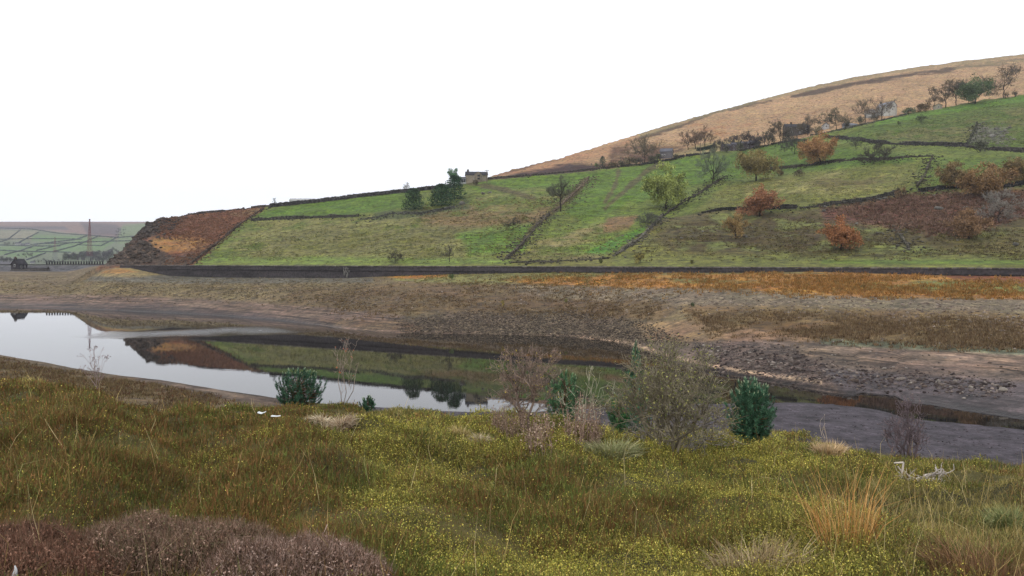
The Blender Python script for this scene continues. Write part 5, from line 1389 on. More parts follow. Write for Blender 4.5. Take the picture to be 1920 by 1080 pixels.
heather_bush(560, 4.75, 360, 1018, "pale pinkish grey heather bush at the right of the three", [(146, 118, 104), (118, 94, 78), (172, 148, 134), (100, 82, 64)])

# ------------------------------------------------------------------ shrubs and young pines along the brow
def pine(X, Y, yt, yb, wpx, label, shoots=150, cols=((53, 80, 61), (66, 95, 73), (42, 66, 51)), cone=0.35):
    p = near(X, Y=Y); k = Y / FPX
    zb = EYE + (HZ - yb) * k; H = EYE + (HZ - yt) * k - p[2]; zlow = max(0.0, zb - p[2]); W = wpx * k
    root = empty("pine_sapling", tuple(p), label, "pine")
    tr = MB(); tr.tubes([[0, 0, -0.2], [0, 0, H * 0.5]], [[0, 0, H * 0.5], [0, 0, H * 0.95]], [0.035 * H ** 0.6, 0.022], [0.022, 0.008], 6, S4(92, 72, 58))
    ends, dirs = [], []
    for i in range(shoots):
        t = 1 - (i / shoots) ** 0.8 if i else 1.0
        t = 0.02 + 0.98 * t
        env = (1 - t) ** 0.75 + 0.03 if cone > 0.5 else max(0.02, math.sin(math.pi * (0.14 + 0.84 * t ** 1.15))) ** 0.62
        a = i * 2.39996 + rg.normal(0, 0.25); r = W / 2 * env * rg.uniform(0.62, 1.16)
        e = np.array([r * math.cos(a), r * math.sin(a), zlow + (H - zlow) * t * rg.uniform(0.93, 1.0)])
        d = np.array([math.cos(a) * (0.75 - 0.55 * t), math.sin(a) * (0.75 - 0.55 * t), 0.75 + 0.4 * t]); d /= np.linalg.norm(d)
        ends.append(e); dirs.append(d)
    ends = np.array(ends); dirs = np.array(dirs)
    # inner shoots fill the body
    inn = ends[rg.integers(0, len(ends), int(shoots * 0.9))].copy(); sc_ = rg.uniform(0.35, 0.85, len(inn)); inn[:, :2] *= sc_[:, None]; inn[:, 2] *= rg.uniform(0.8, 1.0, len(inn))
    d_in = rg.normal(0, 0.4, inn.shape) + np.array([0, 0, 0.8]); d_in /= np.linalg.norm(d_in, axis=1, keepdims=True)
    st = np.column_stack([np.zeros(len(ends)), np.zeros(len(ends)), np.clip(ends[:, 2] * 0.72 - 0.05, 0.05, H)])
    ls = 0.13 * H ** 0.5 + 0.05
    tr.tubes(st, ends - dirs * ls, np.full(len(ends), 0.014), np.full(len(ends), 0.006), 4, S4(96, 76, 58))
    tr.build("trunk", M_BARK, root)
    E = np.concatenate([ends, inn]); DD = np.concatenate([dirs, d_in])
    n = len(E); per = 95
    jj = np.repeat(np.arange(n), per); m_ = len(jj)
    t = rg.random(m_)
    B = E[jj] - DD[jj] * (ls * (1 - t))[:, None]
    rad = rg.normal(size=(m_, 3)); rad -= (rad * DD[jj]).sum(1, keepdims=True) * DD[jj]; rad /= np.linalg.norm(rad, axis=1, keepdims=True)
    nd_ = DD[jj] * (0.55 + 0.7 * t)[:, None] + rad; nd_ /= np.linalg.norm(nd_, axis=1, keepdims=True)
    c = np.array([S4(*q) for q in cols])[rg.integers(0, len(cols), m_)] * rg.uniform(0.7, 1.65, (m_, 1)) * rg.uniform(0.65, 1.45, (n, 1))[jj]
    tip = t > 0.82; c[tip] = c[tip] * np.array([1.35, 1.3, 1.25])
    mb = MB(); blades(B, nd_, np.full(m_, 0.062 * H ** 0.25) * rg.uniform(0.7, 1.2, m_), np.full(m_, max(0.007, 0.0005 * Y)), c, mb)
    # pale upright buds
    bd = mb; top = np.argsort(-ends[:, 2])[: max(8, shoots // 5)]
    bd.tubes(ends[top], ends[top] + dirs[top] * 0.06, np.full(len(top), 0.009), np.full(len(top), 0.004), 4, S4(150, 160, 130))
    bd.build("crown", M_NEEDLE, root)
    return root
pine(562, 24.0, 688, 758, 94, "bushy blue-green pine sapling on the left of the brow by the water", 150, cone=0.25)
pine(690, 22.5, 742, 766, 28, "tiny pine sapling on the brow beside the leaning bare saplings", 32, cone=0.25)
pine(1408, 17.5, 706, 822, 86, "dense rounded blue-green pine, the fullest one, right of the hawthorn", 260, cols=((57, 88, 66), (72, 102, 79), (46, 72, 54)), cone=0.18)
pine(1058, 22.5, 690, 790, 70, "green pine half hidden behind the bare tree", 110, cols=((68, 98, 68), (81, 110, 79), (55, 82, 58)), cone=0.3)
pine(1192, 20.0, 640, 800, 62, "pine whose tall leader rises above the left side of the hawthorn", 110, cols=((65, 98, 73), (78, 109, 84), (52, 80, 61)), cone=0.62)
pine(1160, 17.0, 735, 800, 40, "small pine peeping out low behind the hawthorn", 40, cols=((55, 91, 56), (65, 100, 65)), cone=0.3)

def shrub(X, Y, yt, wpx, label, stems, n1, n2, n3, n4, col, name="bare_shrub", cat="shrub", leaves=0, leafcols=(), leafsize=0.03, tr=0.010, r0=0.03, up=0.6, spread=1.0, z0=0.12, yb=None, lean=0.0, twigs=0, moss=None):
    p = near(X, Y=Y) if yb is None else near(X, yb)
    Y = p[1]; k = Y / FPX
    H = EYE + (HZ - yt) * k - p[2]; W = wpx * k
    root = empty(name, tuple(p), label, cat)
    b = branches(rg, H, W, H * z0, lean, n1, n2, n3, n4, r0=r0 * stems ** 0.6, multi=stems, up=up, spread=spread)
    A, B, R0, R1, tips = b
    R0 = np.maximum(R0, tr * 0.55); R1 = np.maximum(R1, tr * 0.35)
    big = R0 > tr * 0.9
    mb = MB(); c = S4(*col)[None] * rg.uniform(0.7, 1.35, (int(big.sum()), 1))
    mb.tubes(A[big], B[big], R0[big], R1[big], 5, c); mb.build("stems", M_BARK, root)
    mb = MB()
    if twigs:
        q0 = tips[rg.integers(0, len(tips), twigs)]; d = rg.normal(0, 0.8, q0.shape) + np.array([0, 0, 0.6]) + (q0 - [0, 0, H * 0.4]) / W; d /= np.linalg.norm(d, axis=1, keepdims=True)
        A = np.concatenate([A[~big], q0]); B = np.concatenate([B[~big], q0 + d * (W * rg.uniform(0.03, 0.1, twigs))[:, None]])
        R0 = np.concatenate([R0[~big], np.full(twigs, tr * 0.5)]); R1 = np.concatenate([R1[~big], np.full(twigs, tr * 0.3)])
    else:
        A, B, R0, R1 = A[~big], B[~big], R0[~big], R1[~big]
    if len(A):
        c = S4(*col)[None] * rg.uniform(0.75, 1.6, (len(A), 1)); mb.tubes(A, B, R0, R1, 3, c)
        mb.build("twigs", M_BARK, root)
    if leaves:
        mb = MB(); q = tips[rg.integers(0, len(tips), leaves)] + rg.normal(0, 0.03, (leaves, 3))
        lc = np.array([S4(*z) for z in leafcols])[rg.integers(0, len(leafcols), leaves)] * rg.uniform(0.7, 1.25, (leaves, 1))
        tri_leaves(q, np.full(leaves, leafsize) * rg.uniform(0.6, 1.3, leaves), lc, mb); mb.build("leaves", M_VEG, root)
    return root
shrub(1255, 14.5, 672, 205, "wide twiggy hawthorn with a few yellowing leaves, the biggest shrub on the brow", 6, 6, 5, 5, 2, (108, 100, 84), "hawthorn", "hawthorn", 3000, ((138, 136, 78), (126, 128, 74), (154, 148, 88), (100, 108, 60)), 0.028, 0.0085, 0.028, spread=1.2, z0=0.06, yb=850, twigs=1500)
shrub(1262, 13.9, 800, 170, "dead grey brushwood lying round the foot of the hawthorn", 5, 6, 4, 4, 1, (104, 98, 92), "brushwood", "brushwood", 0, (), 0.03, 0.008, 0.014, up=0.0, spread=1.1, z0=0.2)
shrub(988, 17.5, 655, 118, "bare brown-twigged thorn tree with a single trunk left of the dead willowherb", 2, 8, 6, 5, 3, (116, 100, 90), "thorn_tree", "thorn tree", 320, ((176, 160, 74), (150, 120, 70)), 0.035, 0.0085, 0.035, z0=0.18, spread=1.25, twigs=1100, yb=815)
shrub(1095, 20.0, 698, 110, "pale arching bare branches beside the half-hidden pine", 3, 5, 3, 2, 0, (150, 144, 126), "bare_shrub", "shrub", 40, ((170, 150, 90),), 0.03, 0.010, 0.022, up=1.2, spread=1.3, lean=0.12)
shrub(650, 24.5, 626, 56, "pair of tall leaning bare saplings with a few orange leaves", 3, 5, 3, 2, 0, (124, 110, 100), "bare_sapling", "sapling", 26, ((176, 96, 60),), 0.05, 0.010, 0.014, up=0.9, spread=1.2, z0=0.3)
shrub(176, 30.0, 640, 44, "slender bare sapling on the left in front of the water", 3, 5, 3, 2, 0, (128, 112, 108), "bare_sapling", "sapling", 90, ((104, 84, 84), (120, 96, 90)), 0.06, 0.011, 0.014, up=1.0, spread=1.2, z0=0.3)
shrub(1702, 15.5, 752, 86, "bare multi-stemmed bush against the dark gravel beach", 7, 5, 4, 3, 1, (96, 84, 86), "bare_bush", "bush", 60, ((150, 130, 110),), 0.025, 0.0085, 0.02, up=0.8, spread=0.9, z0=0.2, twigs=500)
shrub(1545, 15.6, 768, 26, "single thin pale stem rising above the bleached straw tussock", 1, 3, 2, 1, 0, (150, 136, 120), "dead_plant", "plant", 0, (), 0.02, 0.006, 0.012, z0=0.4)

def willowherb(X, yb, yt, wpx, label, n=60):
    p = near(X, yb); k = p[1] / FPX; H = EYE + (HZ - yt) * k - p[2]; W = wpx * k
    root = empty("dead_willowherb", tuple(p), label, "willowherb")
    mb = MB(); lv = MB()
    for i in range(n):
        b = np.array([rg.uniform(-W / 2, W / 2), rg.normal(0, 0.25), 0]); b[2] = ground(b[0] + p[0], b[1] + p[1]) - p[2]
        h = H * rg.uniform(0.55, 1.0); t = b + np.array([rg.normal(0, 0.08), rg.normal(0, 0.08), 1.0]) * h
        m_ = (b + t) / 2 + rg.normal(0, 0.02, 3)
        mb.tubes([b, m_], [m_, t], [0.007, 0.006], [0.006, 0.003], 4, S4(134, 112, 98) * rg.uniform(0.7, 1.3))
        q = 46; tt = rg.uniform(0.25, 1.0, q); Q = b + (t - b) * tt[:, None] + rg.normal(0, 0.025, (q, 3)) * (1.2 + tt[:, None] * 1.5)
        tri_leaves(Q, rg.uniform(0.012, 0.038, q), np.array([S4(146, 124, 106), S4(128, 106, 90), S4(162, 142, 122), S4(112, 92, 76)])[rg.integers(0, 4, q)] * rg.uniform(0.75, 1.2, (q, 1)), lv, 0.0)
    mb.build("stems", M_VEG, root); lv.build("seed_heads", M_VEG, root)
willowherb(955, 824, 768, 60, "stand of dead pinkish willowherb at the foot of the bare thorn tree", 46)
willowherb(1012, 830, 775, 44, "thin stand of dead willowherb right of the bare thorn trunk", 34)
willowherb(1090, 838, 752, 62, "taller stand of dead willowherb in front of the arching branches", 46)

# bleached branch lying on the heather
p = near(1720, 905); k = p[1] / FPX
root = empty("fallen_branch", tuple(p), "silvery dead branch tangle lying in a V on the heather", "branch")
mb = MB(); tw = MB()
def br(a, b, r0, r1, m_, bow=0.03):
    a, b = np.array(a, float) * k, np.array(b, float) * k
    q = a; 
    for s in range(1, 5):
        c = a + (b - a) * s / 4 + rg.normal(0, bow, 3) * (1 if s < 4 else 0)
        m_.tubes([q], [c], [r0 + (r1 - r0) * (s - 1) / 4], [r0 + (r1 - r0) * s / 4], 5, S4(176, 166, 158) * rg.uniform(0.75, 1.15)); q = c
for a, b, r0, r1 in (((-42, 4, 36), (-2, 0, 6), 0.012, 0.02), ((-36, 2, 30), (-10, 2, 3), 0.012, 0.014), ((-2, 0, 6), (30, -2, 10), 0.022, 0.014), ((6, 0, 5), (46, 2, 24), 0.018, 0.010), ((20, 0, 8), (36, 4, 27), 0.014, 0.008), ((36, 4, 26), (54, 2, 14), 0.010, 0.006), ((10, 2, 4), (52, 0, 4), 0.014, 0.008), ((44, 2, 12), (70, 4, 34), 0.009, 0.005)):
    br(a, b, r0, r1, mb)
for i in range(70):
    a = np.array([rg.uniform(-40, 50), rg.normal(0, 4), 0]); a[2] = 4 + abs(a[0] - 2) * 0.45 * rg.uniform(0.3, 1.0); b = a + rg.normal(0, 11, 3); b[2] = max(b[2], 1)
    br(a, b, 0.006, 0.003, tw, 0.01)
mb.build("limb", M_BARK, root); tw.build("twigs", M_BARK, root)

# scraps of white litter and a feather
def scrap(p, size, label, name, cat, seed, curl=0.5, n=7):
    r_ = np.random.default_rng(seed); g = np.linspace(-1, 1, n); A, B = np.meshgrid(g, g)
    z = 0.35 * fbm(A * 1.6 + seed, B * 1.6, 90) + curl * A ** 2 * 0.3
    wob = 0.75 + 0.35 * fbm(A * 2 + 3, B * 2 + seed, 91)
    V = np.stack([A * size[0] * wob, B * size[1] * wob, z * size[2]], -1).reshape(-1, 3); i = np.arange(n * n).reshape(n, n)
    q = np.stack([i[:-1, :-1], i[:-1, 1:], i[1:, 1:], i[1:, :-1]], -1).reshape(-1, 4)
    mb = MB(); mb.add(V, q, S4(190, 192, 190)); mb.add(V - [0, 0, 0.004], q[:, ::-1], S4(200, 204, 202))
    return tag(mb.build(name, M_METAL, None, tuple(p + np.array([0, 0, 0.2])), smooth=True), label, cat)
scrap(near(517, 806), (0.075, 0.04, 0.04), "crumpled white plastic scrap on the heather below the bushy pine", "plastic_scrap", "litter", 3)
scrap(near(491, 801), (0.06, 0.05, 0.10), "small upright white plastic scrap beside the larger one", "plastic_scrap", "litter", 5)
scrap(near(381, Y=30.0), (0.12, 0.08, 0.09), "white rag on the dry grass near the left shore", "rag", "litter", 7)
pf = near(26, Y=4.35); kf = pf[1] / FPX
fe = MB(); n = 14; th = np.linspace(-1.25, 0.35, n)
cx, cz = -10 * kf, 12 * kf; R_ = 24 * kf
mid = np.column_stack([cx + R_ * np.cos(th), np.zeros(n), cz + R_ * np.sin(th)]); wd_ = 4.2 * kf * np.sin(np.linspace(0.25, math.pi - 0.1, n)) + 0.002
nrm_ = np.column_stack([np.cos(th), np.zeros(n), np.sin(th)])
V = np.concatenate([mid - nrm_ * wd_[:, None], mid + np.array([0, -0.006, 0]), mid + nrm_ * wd_[:, None], mid + np.array([0, 0.004, 0])]); ii = np.arange(4 * n).reshape(4, n)
fe.add(V, np.concatenate([np.stack([ii[j, :-1], ii[j, 1:], ii[(j + 1) % 4, 1:], ii[(j + 1) % 4, :-1]], -1) for j in range(4)]), S4(226, 222, 218))
zt_ = EYE + (HZ - 1068) * kf
tag(fe.build("feather", M_METAL, None, (pf[0], pf[1] - 0.05, zt_ - 0.0 * kf - 6 * kf), smooth=True), "curved white feather caught in the rusty heather bush", "feather")
# ------------------------------------------------------------------ stones of the drained bed
rg = np.random.default_rng(515)
def bank_hit(X, y):
    u = (X - 960) / FPX
    return hit(X, y, EYE * FPX / (float(far_w(X)) - HZ) - 0.5)
# the line of larger stones on the right shore: each one a thing
line = interp([(1300, 648), (1380, 668), (1450, 684), (1560, 700), (1660, 712), (1760, 722), (1900, 733)])
STC = [S(150, 138, 128), S(124, 112, 104), S(98, 88, 84), S(168, 158, 146), S(110, 96, 86)]
protos = []
for i in range(10):
    mb = rocks_mesh([np.zeros(3)], [1.0], [STC[i % 5]], 300 + i, 0.12); protos.append(mb.data("stone"))
    protos[-1].materials.append(M_STONE)
spots = []
big = [(1483, 678, 15), (1500, 694, 17), (1602, 715, 17), (1880, 733, 22), (1493, 671, 17), (1725, 713, 13), (1790, 720, 15), (1885, 716, 13), (1585, 708, 12), (1466, 694, 12), (1690, 712, 16), (1715, 718, 12)]
lab_big = ["pale slab near the left end of the line of stones on the mud", "upright brown stone standing at the left of the stone line", "large grey stone below the middle of the stone line", "largest pale boulder, at the right end of the stone line by the water", "long tilted pale slab at the top left of the stone line", "brown stone in the right half of the stone line", "dark flat stone near the right end of the stone line", "pale angular block above the largest boulder",
           "small grey block left of the large grey stone", "dark stone at the lower left edge of the stone line", "wide pale stone in the middle right of the stone line", "grey stone just below the wide pale one"]
for (X, y, w_), lb in zip(big, lab_big):
    p = bank_hit(X, y); s = w_ * p[1] / FPX / 1.75
    me = protos[rg.integers(10)].copy(); o = link("stone", me); o.location = p; o.rotation_euler = (0, 0, rg.uniform(0, 6)); o.scale = (s, s, s * rg.uniform(0.9, 1.25))
    tag(o, lb, "stone")
n_st = 235
for i in range(n_st):
    X = rg.uniform(1300, 1910) if i < 150 else (rg.uniform(1500, 1920) if i < 200 else rg.uniform(1560, 1920))
    if i < 150: y = float(line(X)) + rg.normal(0, 10 if X < 1560 else 7)
    elif i < 200: y = np.interp(X, [1500, 1920], [655, 690]) + rg.uniform(-10, 26)
    else: y = np.interp(X, [1560, 1920], [636, 652]) + rg.normal(0, 4)
    w_ = rg.uniform(2.5, 9) * (1.15 if i < 150 else 0.8)
    p = bank_hit(X, y); s = w_ * p[1] / FPX / 1.6
    o = link("stone", protos[rg.integers(10)]); o.location = p; o.rotation_euler = (0, 0, rg.uniform(0, 6)); o.scale = (s * rg.uniform(0.8, 1.4), s, s * rg.uniform(0.7, 1.2))
    if i < 150: tag(o, "small grey stone strewn along the stone line on the dark mud", "stone", "stones along the shore line")
    elif i < 200: tag(o, "scattered pale stone on the streaked bare mud above the stone line", "stone", "stones on the bare mud")
    else: tag(o, "pale stone at the lower edge of the brown rushes on the right", "stone", "stones below the rushes")

def scatter_px(n, poly, seed):
    """points spread over the ground that shows inside a photo polygon"""
    r_ = np.random.default_rng(seed); P = np.array(poly, float); out = []
    X = r_.uniform(P[:, 0].min() - 25, P[:, 0].max() + 25, n * 3); y = r_.uniform(P[:, 1].min() - 6, P[:, 1].max() + 6, n * 3)
    ok = poly_sd(poly, X, y) > r_.normal(0, 7, n * 3)
    return X[ok][:n], y[ok][:n]
# inverse lookup table: photo row -> distance, per column, for the far side
tabX = np.arange(-60, 1985, 6.0); tabY = np.arange(45, 720, 0.5)
TZ = height(((tabX - 960) / FPX)[:, None], tabY[None, :]); TP = HZ - FPX * (TZ - EYE) / tabY[None, :]
TP[(tabY[None, :] < (EYE * FPX / (far_w(tabX) - HZ))[:, None])] = 2000
def fast_hit(X, y, after_wall=False):
    i = np.clip(np.round((X + 60) / 6).astype(int), 0, len(tabX) - 1)
    out = np.zeros((len(X), 3))
    for c in np.unique(i):
        s = i == c; col = TP[c].copy()
        if after_wall: col[tabY < wall_Y((tabX[c] - 960) / FPX) + 3] = 2000
        run = np.minimum.accumulate(col)
        j = np.clip(np.searchsorted(-run, -y[s]), 0, len(tabY) - 1)
        out[s, 1] = tabY[j] + np.random.default_rng(int(c)).uniform(-0.25, 0.25, s.sum())
    u = (X - 960) / FPX; out[:, 0] = u * out[:, 1]; out[:, 2] = height(u, out[:, 1]); return out

def rubble(name, label, poly, n, smin, smax, cols, seed):
    X, y = scatter_px(n, poly, seed); P = fast_hit(X, y); r_ = np.random.default_rng(seed)
    sz = (smin + (smax - smin) * r_.random(len(P)) ** 2.5)
    cc = [cols[r_.integers(len(cols))] * r_.uniform(0.6, 1.35) for _ in range(len(P))]
    mb = rocks_mesh(P, sz, cc, seed, 0.1)
    tag(mb.build(name, M_STONE), label, "stones", kind="stuff")
rubble("shingle", "dark stony rubble sloping into the water in the middle of the far shore", [(800, 596), (900, 586), (1100, 590), (1220, 612), (1280, 644), (1180, 642), (1050, 630), (900, 626), (765, 624), (750, 610)], 9000, 0.08, 0.27, [S(116, 102, 86), S(90, 78, 66), S(148, 132, 110), S(74, 64, 56)], 1)
rubble("shore_rubble", "broken dark stones on the right shore", [(1290, 640), (1480, 656), (1600, 692), (1900, 720), (1900, 742), (1600, 726), (1500, 716), (1310, 690)], 2400, 0.06, 0.26, [S(112, 98, 92), S(86, 74, 70), S(140, 126, 116), S(68, 58, 56)], 2)
rubble("gravel_flat", "pale gravel scattered over the grey flat of the drained bed", [(640, 530), (1000, 530), (1500, 555), (1920, 570), (1920, 640), (1500, 590), (1000, 575), (640, 580)], 3500, 0.08, 0.3, [S(140, 124, 112), S(116, 100, 90), S(160, 146, 132)], 3)
rubble("left_bed_stones", "small stones over the left of the drained bed", [(0, 522), (250, 528), (700, 530), (700, 575), (400, 560), (0, 548)], 2600, 0.1, 0.34, [S(120, 106, 92), S(98, 84, 74), S(144, 130, 112)], 4)
rubble("crag_rocks", "broken dark rock of the old quarry face on the left headland", [(215, 480), (250, 432), (300, 404), (348, 404), (330, 430), (280, 445), (300, 480), (240, 494)], 900, 0.3, 1.3, [S(84, 74, 66), S(68, 60, 56), S(104, 92, 80)], 5) if False else None

# crag on the headland
Xs_, ys_ = scatter_px(900, [(205, 490), (250, 432), (300, 404), (348, 404), (325, 432), (275, 447), (300, 482), (240, 496)], 9)
P = fast_hit(Xs_, ys_, True); r_ = np.random.default_rng(9)
mb = rocks_mesh(P, 0.25 + 1.0 * r_.random(len(P)) ** 3, [S(86, 76, 68) * r_.uniform(0.6, 1.5) for _ in P], 9, 0.05)
tag(mb.build("crag_rocks", M_STONE), "broken dark rock of the old quarry face on the left headland", "rocks", kind="stuff")
Xs_, ys_ = scatter_px(260, [(1826, 236), (1888, 238), (1900, 268), (1822, 268)], 19)
P = fast_hit(Xs_, ys_, True)
mb = rocks_mesh(P, 0.2 + 0.9 * r_.random(len(P)) ** 3, [S(128, 124, 112) * r_.uniform(0.6, 1.4) for _ in P], 19, 0.05)
tag(mb.build("outcrop_rocks", M_STONE), "pale rock outcrop in the upper right field", "rocks", kind="stuff")

# ------------------------------------------------------------------ rough vegetation on the far side
def tufts(name, label, poly, n, hgt, cols, seed, hillside=False, blades_per=6, spread=0.5, wid=0.09):
    X, y = scatter_px(n, poly, seed); P = fast_hit(X, y, hillside); r_ = np.random.default_rng(seed)
    if name != "bracken":
        k_ = fbm(P[:, 0] / 6, P[:, 1] / 6, seed + 3) + r_.normal(0, 0.12, len(P)) > 0.46
        P = P[k_]
    m_ = len(P); rep = np.repeat(np.arange(m_), blades_per); nn = len(rep)
    D = np.column_stack([r_.normal(0, spread, nn), r_.normal(0, spread, nn), np.ones(nn)]); D /= np.linalg.norm(D, axis=1, keepdims=True)
    B = P[rep] + np.column_stack([r_.normal(0, 0.22, nn), r_.normal(0, 0.22, nn), np.full(nn, -0.05)])
    hh = (hgt * r_.uniform(0.5, 1.2, m_))[rep] * r_.uniform(0.7, 1.1, nn)
    cc = (np.array([S(*c) for c in cols])[r_.integers(0, len(cols), m_)] * r_.uniform(0.65, 1.3, (m_, 1)))[rep]
    mb = MB(); blades(B, D, hh, np.full(nn, wid) * r_.uniform(0.7, 1.5, nn), cc, mb)
    tag(mb.build(name, M_VEG), label, "vegetation", kind="stuff")
tufts("rushes", "brown rushes on the right of the drained bed", [(1290, 586), (1500, 590), (1920, 606), (1920, 655), (1700, 645), (1500, 635), (1330, 622)], 6500, 0.45, [(136, 112, 82), (122, 98, 70), (154, 132, 98)], 41, wid=0.12)
tufts("orange_grass", "orange moor grass strip below the road wall", [(960, 526), (1180, 510), (1500, 510), (1760, 517), (1920, 530), (1920, 558), (1700, 556), (1380, 543), (1180, 537)], 7000, 0.6, [(176, 128, 66), (164, 114, 56), (186, 142, 80), (150, 122, 70)], 42, wid=0.14)
tufts("bed_grass", "tan grass tufts over the drained bed", [(640, 545), (960, 524), (1250, 560), (1230, 600), (900, 590), (620, 590)], 5200, 0.4, [(128, 104, 72), (110, 88, 62), (146, 124, 88)], 43, wid=0.14)
tufts("bed_grass", "thin tan grass over the left of the drained bed", [(0, 522), (260, 526), (700, 526), (640, 575), (400, 556), (0, 548)], 4200, 0.35, [(134, 118, 86), (116, 100, 72), (150, 134, 98)], 44, wid=0.16)
tufts("verge_grass", "olive grass strip under the middle of the road wall", [(720, 518), (850, 511), (1110, 509), (1180, 518), (1100, 533), (840, 529)], 2600, 0.4, [(136, 130, 80), (122, 120, 70), (160, 134, 80)], 45, wid=0.14)
tufts("hill_tussocks", "straw and olive tussocks on the lower slope", [(480, 425), (900, 400), (1100, 420), (1200, 440), (1150, 480), (960, 488), (420, 488)], 5200, 0.4, [(140, 140, 84), (128, 132, 74), (150, 138, 92), (112, 112, 66)], 46, True, wid=0.22, spread=0.8)
tufts("hill_tussocks", "brown rush tussocks on the upper middle slope", [(780, 390), (940, 370), (1060, 370), (1010, 425), (800, 420)], 1800, 0.5, [(136, 116, 78), (120, 104, 68), (146, 128, 88)], 47, True, wid=0.22, spread=0.8)
tufts("hill_tussocks", "rough tussocks on the brown grazing at lower right", [(1240, 420), (1500, 395), (1720, 420), (1920, 430), (1920, 484), (1180, 484)], 6500, 0.42, [(118, 110, 70), (98, 84, 58), (134, 130, 78), (110, 96, 64)], 48, True, wid=0.2, spread=0.8)
tufts("hill_tussocks", "pale grass tussocks in the right-hand fields", [(1320, 395), (1370, 345), (1720, 308), (1900, 320), (1900, 345), (1640, 372), (1500, 388)], 3200, 0.34, [(146, 140, 86), (126, 132, 74), (160, 150, 98)], 49, True, wid=0.2, spread=0.8)
tufts("hill_tussocks", "dark rush tussocks in the upper right field", [(1600, 255), (1760, 212), (1920, 185), (1920, 275), (1810, 268), (1650, 266)], 2800, 0.4, [(104, 118, 64), (118, 122, 72), (96, 104, 60)], 50, True, wid=0.2, spread=0.8)
tufts("bracken", "red-brown dead bracken below the dark wall on the right", [(1545, 394), (1640, 381), (1700, 368), (1790, 364), (1920, 362), (1920, 400), (1850, 422), (1760, 440), (1640, 418)], 4200, 0.8, [(138, 108, 90), (124, 96, 80), (152, 122, 102), (114, 92, 70)], 51, True, wid=0.25, spread=0.9)
tufts("bracken", "rust-brown bracken covering the left headland slope", [(300, 404), (345, 403), (490, 388), (440, 425), (366, 490), (320, 492), (390, 460), (300, 440)], 3600, 0.6, [(148, 106, 82), (134, 96, 72), (158, 118, 92)], 52, True, wid=0.25, spread=0.9)

tufts("pasture_grass", "short grass tufts all over the green fields", [(480, 400), (700, 372), (920, 340), (1160, 318), (1330, 296), (1560, 262), (1700, 222), (1920, 186), (1920, 350), (1700, 360), (1500, 390), (1250, 410), (1130, 470), (940, 488), (380, 490)], 15000, 0.3, [(104, 118, 56), (120, 124, 62), (86, 100, 46), (134, 130, 74)], 53, True, blades_per=4, wid=0.2, spread=0.9)
tufts("moor_tussocks", "pale bleached tussocks over the open moor", [(1070, 300), (1200, 258), (1500, 172), (1920, 108), (1920, 172), (1700, 200), (1560, 235), (1330, 270), (1150, 300)], 9000, 0.4, [(190, 150, 110), (172, 130, 92), (204, 168, 128), (150, 116, 84)], 54, True, blades_per=4, wid=0.3, spread=0.9)

for X, yb, yt, w_, lab, col in ((943, 574, 562, 9, "small golden seedling bush alone on the tan middle of the bed", (184, 150, 78)), (1061, 568, 560, 7, "small yellowish seedling bush on the bed right of the golden one", (168, 152, 84)), (847, 524, 513, 12, "green shrub at the foot of the road wall", (116, 128, 72)), (1298, 575, 566, 9, "dull green seedling on the grey flat of the bed", (104, 106, 66))):
    tree(X, yb, yt, w_, "bush", lab, col, 0, name="bush", cat="bush", loc=bank_hit(X, yb), dens=0.5)

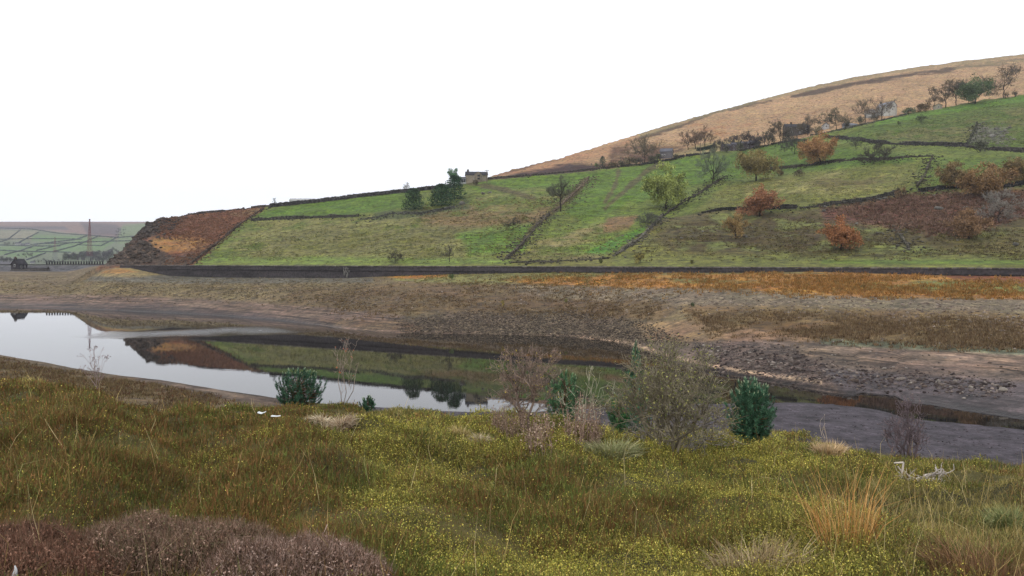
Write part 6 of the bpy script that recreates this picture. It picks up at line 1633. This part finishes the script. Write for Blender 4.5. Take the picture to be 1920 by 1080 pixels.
# dry grass and litter on the left shore slope, gravel on the right-hand beach
r_ = np.random.default_rng(88)
n = 16000; X = r_.uniform(-20, 560, n); Y = r_.uniform(42, 102, n); u = (X - 960) / FPX
z = height(u, Y); Yn_ = EYE * FPX / (near_w(X) - HZ)
k_ = (Y < Yn_ - 2 - 6 * fbm(u * Y / 5, Y / 5, 93)) & (z > 0.12) & (fbm(u * Y / 4, Y / 4, 92) + r_.normal(0, 0.1, n) > 0.42) & (X < 470 + r_.normal(0, 30, n))
P = np.column_stack([u * Y, Y, z])[k_]; m_ = len(P); rep = np.repeat(np.arange(m_), 6); nn = len(rep)
D = np.column_stack([r_.normal(0, 0.6, nn), r_.normal(0, 0.6, nn), np.ones(nn)]); D /= np.linalg.norm(D, axis=1, keepdims=True)
cc = (np.array([S(140, 118, 82), S(122, 100, 70), S(112, 96, 58), S(156, 136, 100), S(118, 84, 62)])[r_.integers(0, 5, m_)] * r_.uniform(0.65, 1.3, (m_, 1)))[rep]
mb = MB(); blades(P[rep] + np.column_stack([r_.normal(0, 0.15, (nn, 2)), np.zeros(nn)]), D, r_.uniform(0.14, 0.42, nn), r_.uniform(0.04, 0.09, nn), cc, mb)
tag(mb.build("shore_grass", M_VEG), "dry brown grass and heather on the slope above the left shore", "grass", kind="stuff")
n = 9000; X = r_.uniform(1000, 1960, n); Y = r_.uniform(36, 66, n); u = (X - 960) / FPX; z = height(u, Y); Yn_ = EYE * FPX / (near_w(X) - HZ)
k_ = (Y < Yn_ - 1) & (z > 0.05) & (z < 1.6) & (fbm(u * Y / 3, Y / 1.5, 95) + r_.normal(0, 0.12, n) > 0.46)
P = np.column_stack([u * Y, Y, z])[k_]
mb = rocks_mesh(P, 0.025 + 0.09 * r_.random(len(P)) ** 3, [S(96, 88, 92) * r_.uniform(0.5, 1.8) for _ in P], 96, 0.1)
tag(mb.build("beach_gravel", M_STONE), "dark gravel scattered over the grey beach on the right", "gravel", kind="stuff")
# ------------------------------------------------------------------ haze in the valley air
hb = MB(); hb.box((0, 1280, 95), (6600, 2960, 310))
m = bpy.data.materials.new("haze_air"); m.use_nodes = True
nt = m.node_tree; nt.nodes.clear()
o_ = nt.nodes.new("ShaderNodeOutputMaterial"); pv = nt.nodes.new("ShaderNodeVolumePrincipled")
pv.inputs['Color'].default_value = (0.86, 0.9, 1.0, 1); pv.inputs['Density'].default_value = 0.00012
pv.inputs['Anisotropy'].default_value = 0.2
nt.links.new(pv.outputs[0], o_.inputs['Volume'])
hz_ = hb.build("haze", m); tag(hz_, "thin autumn haze filling the valley", "haze", kind="stuff")
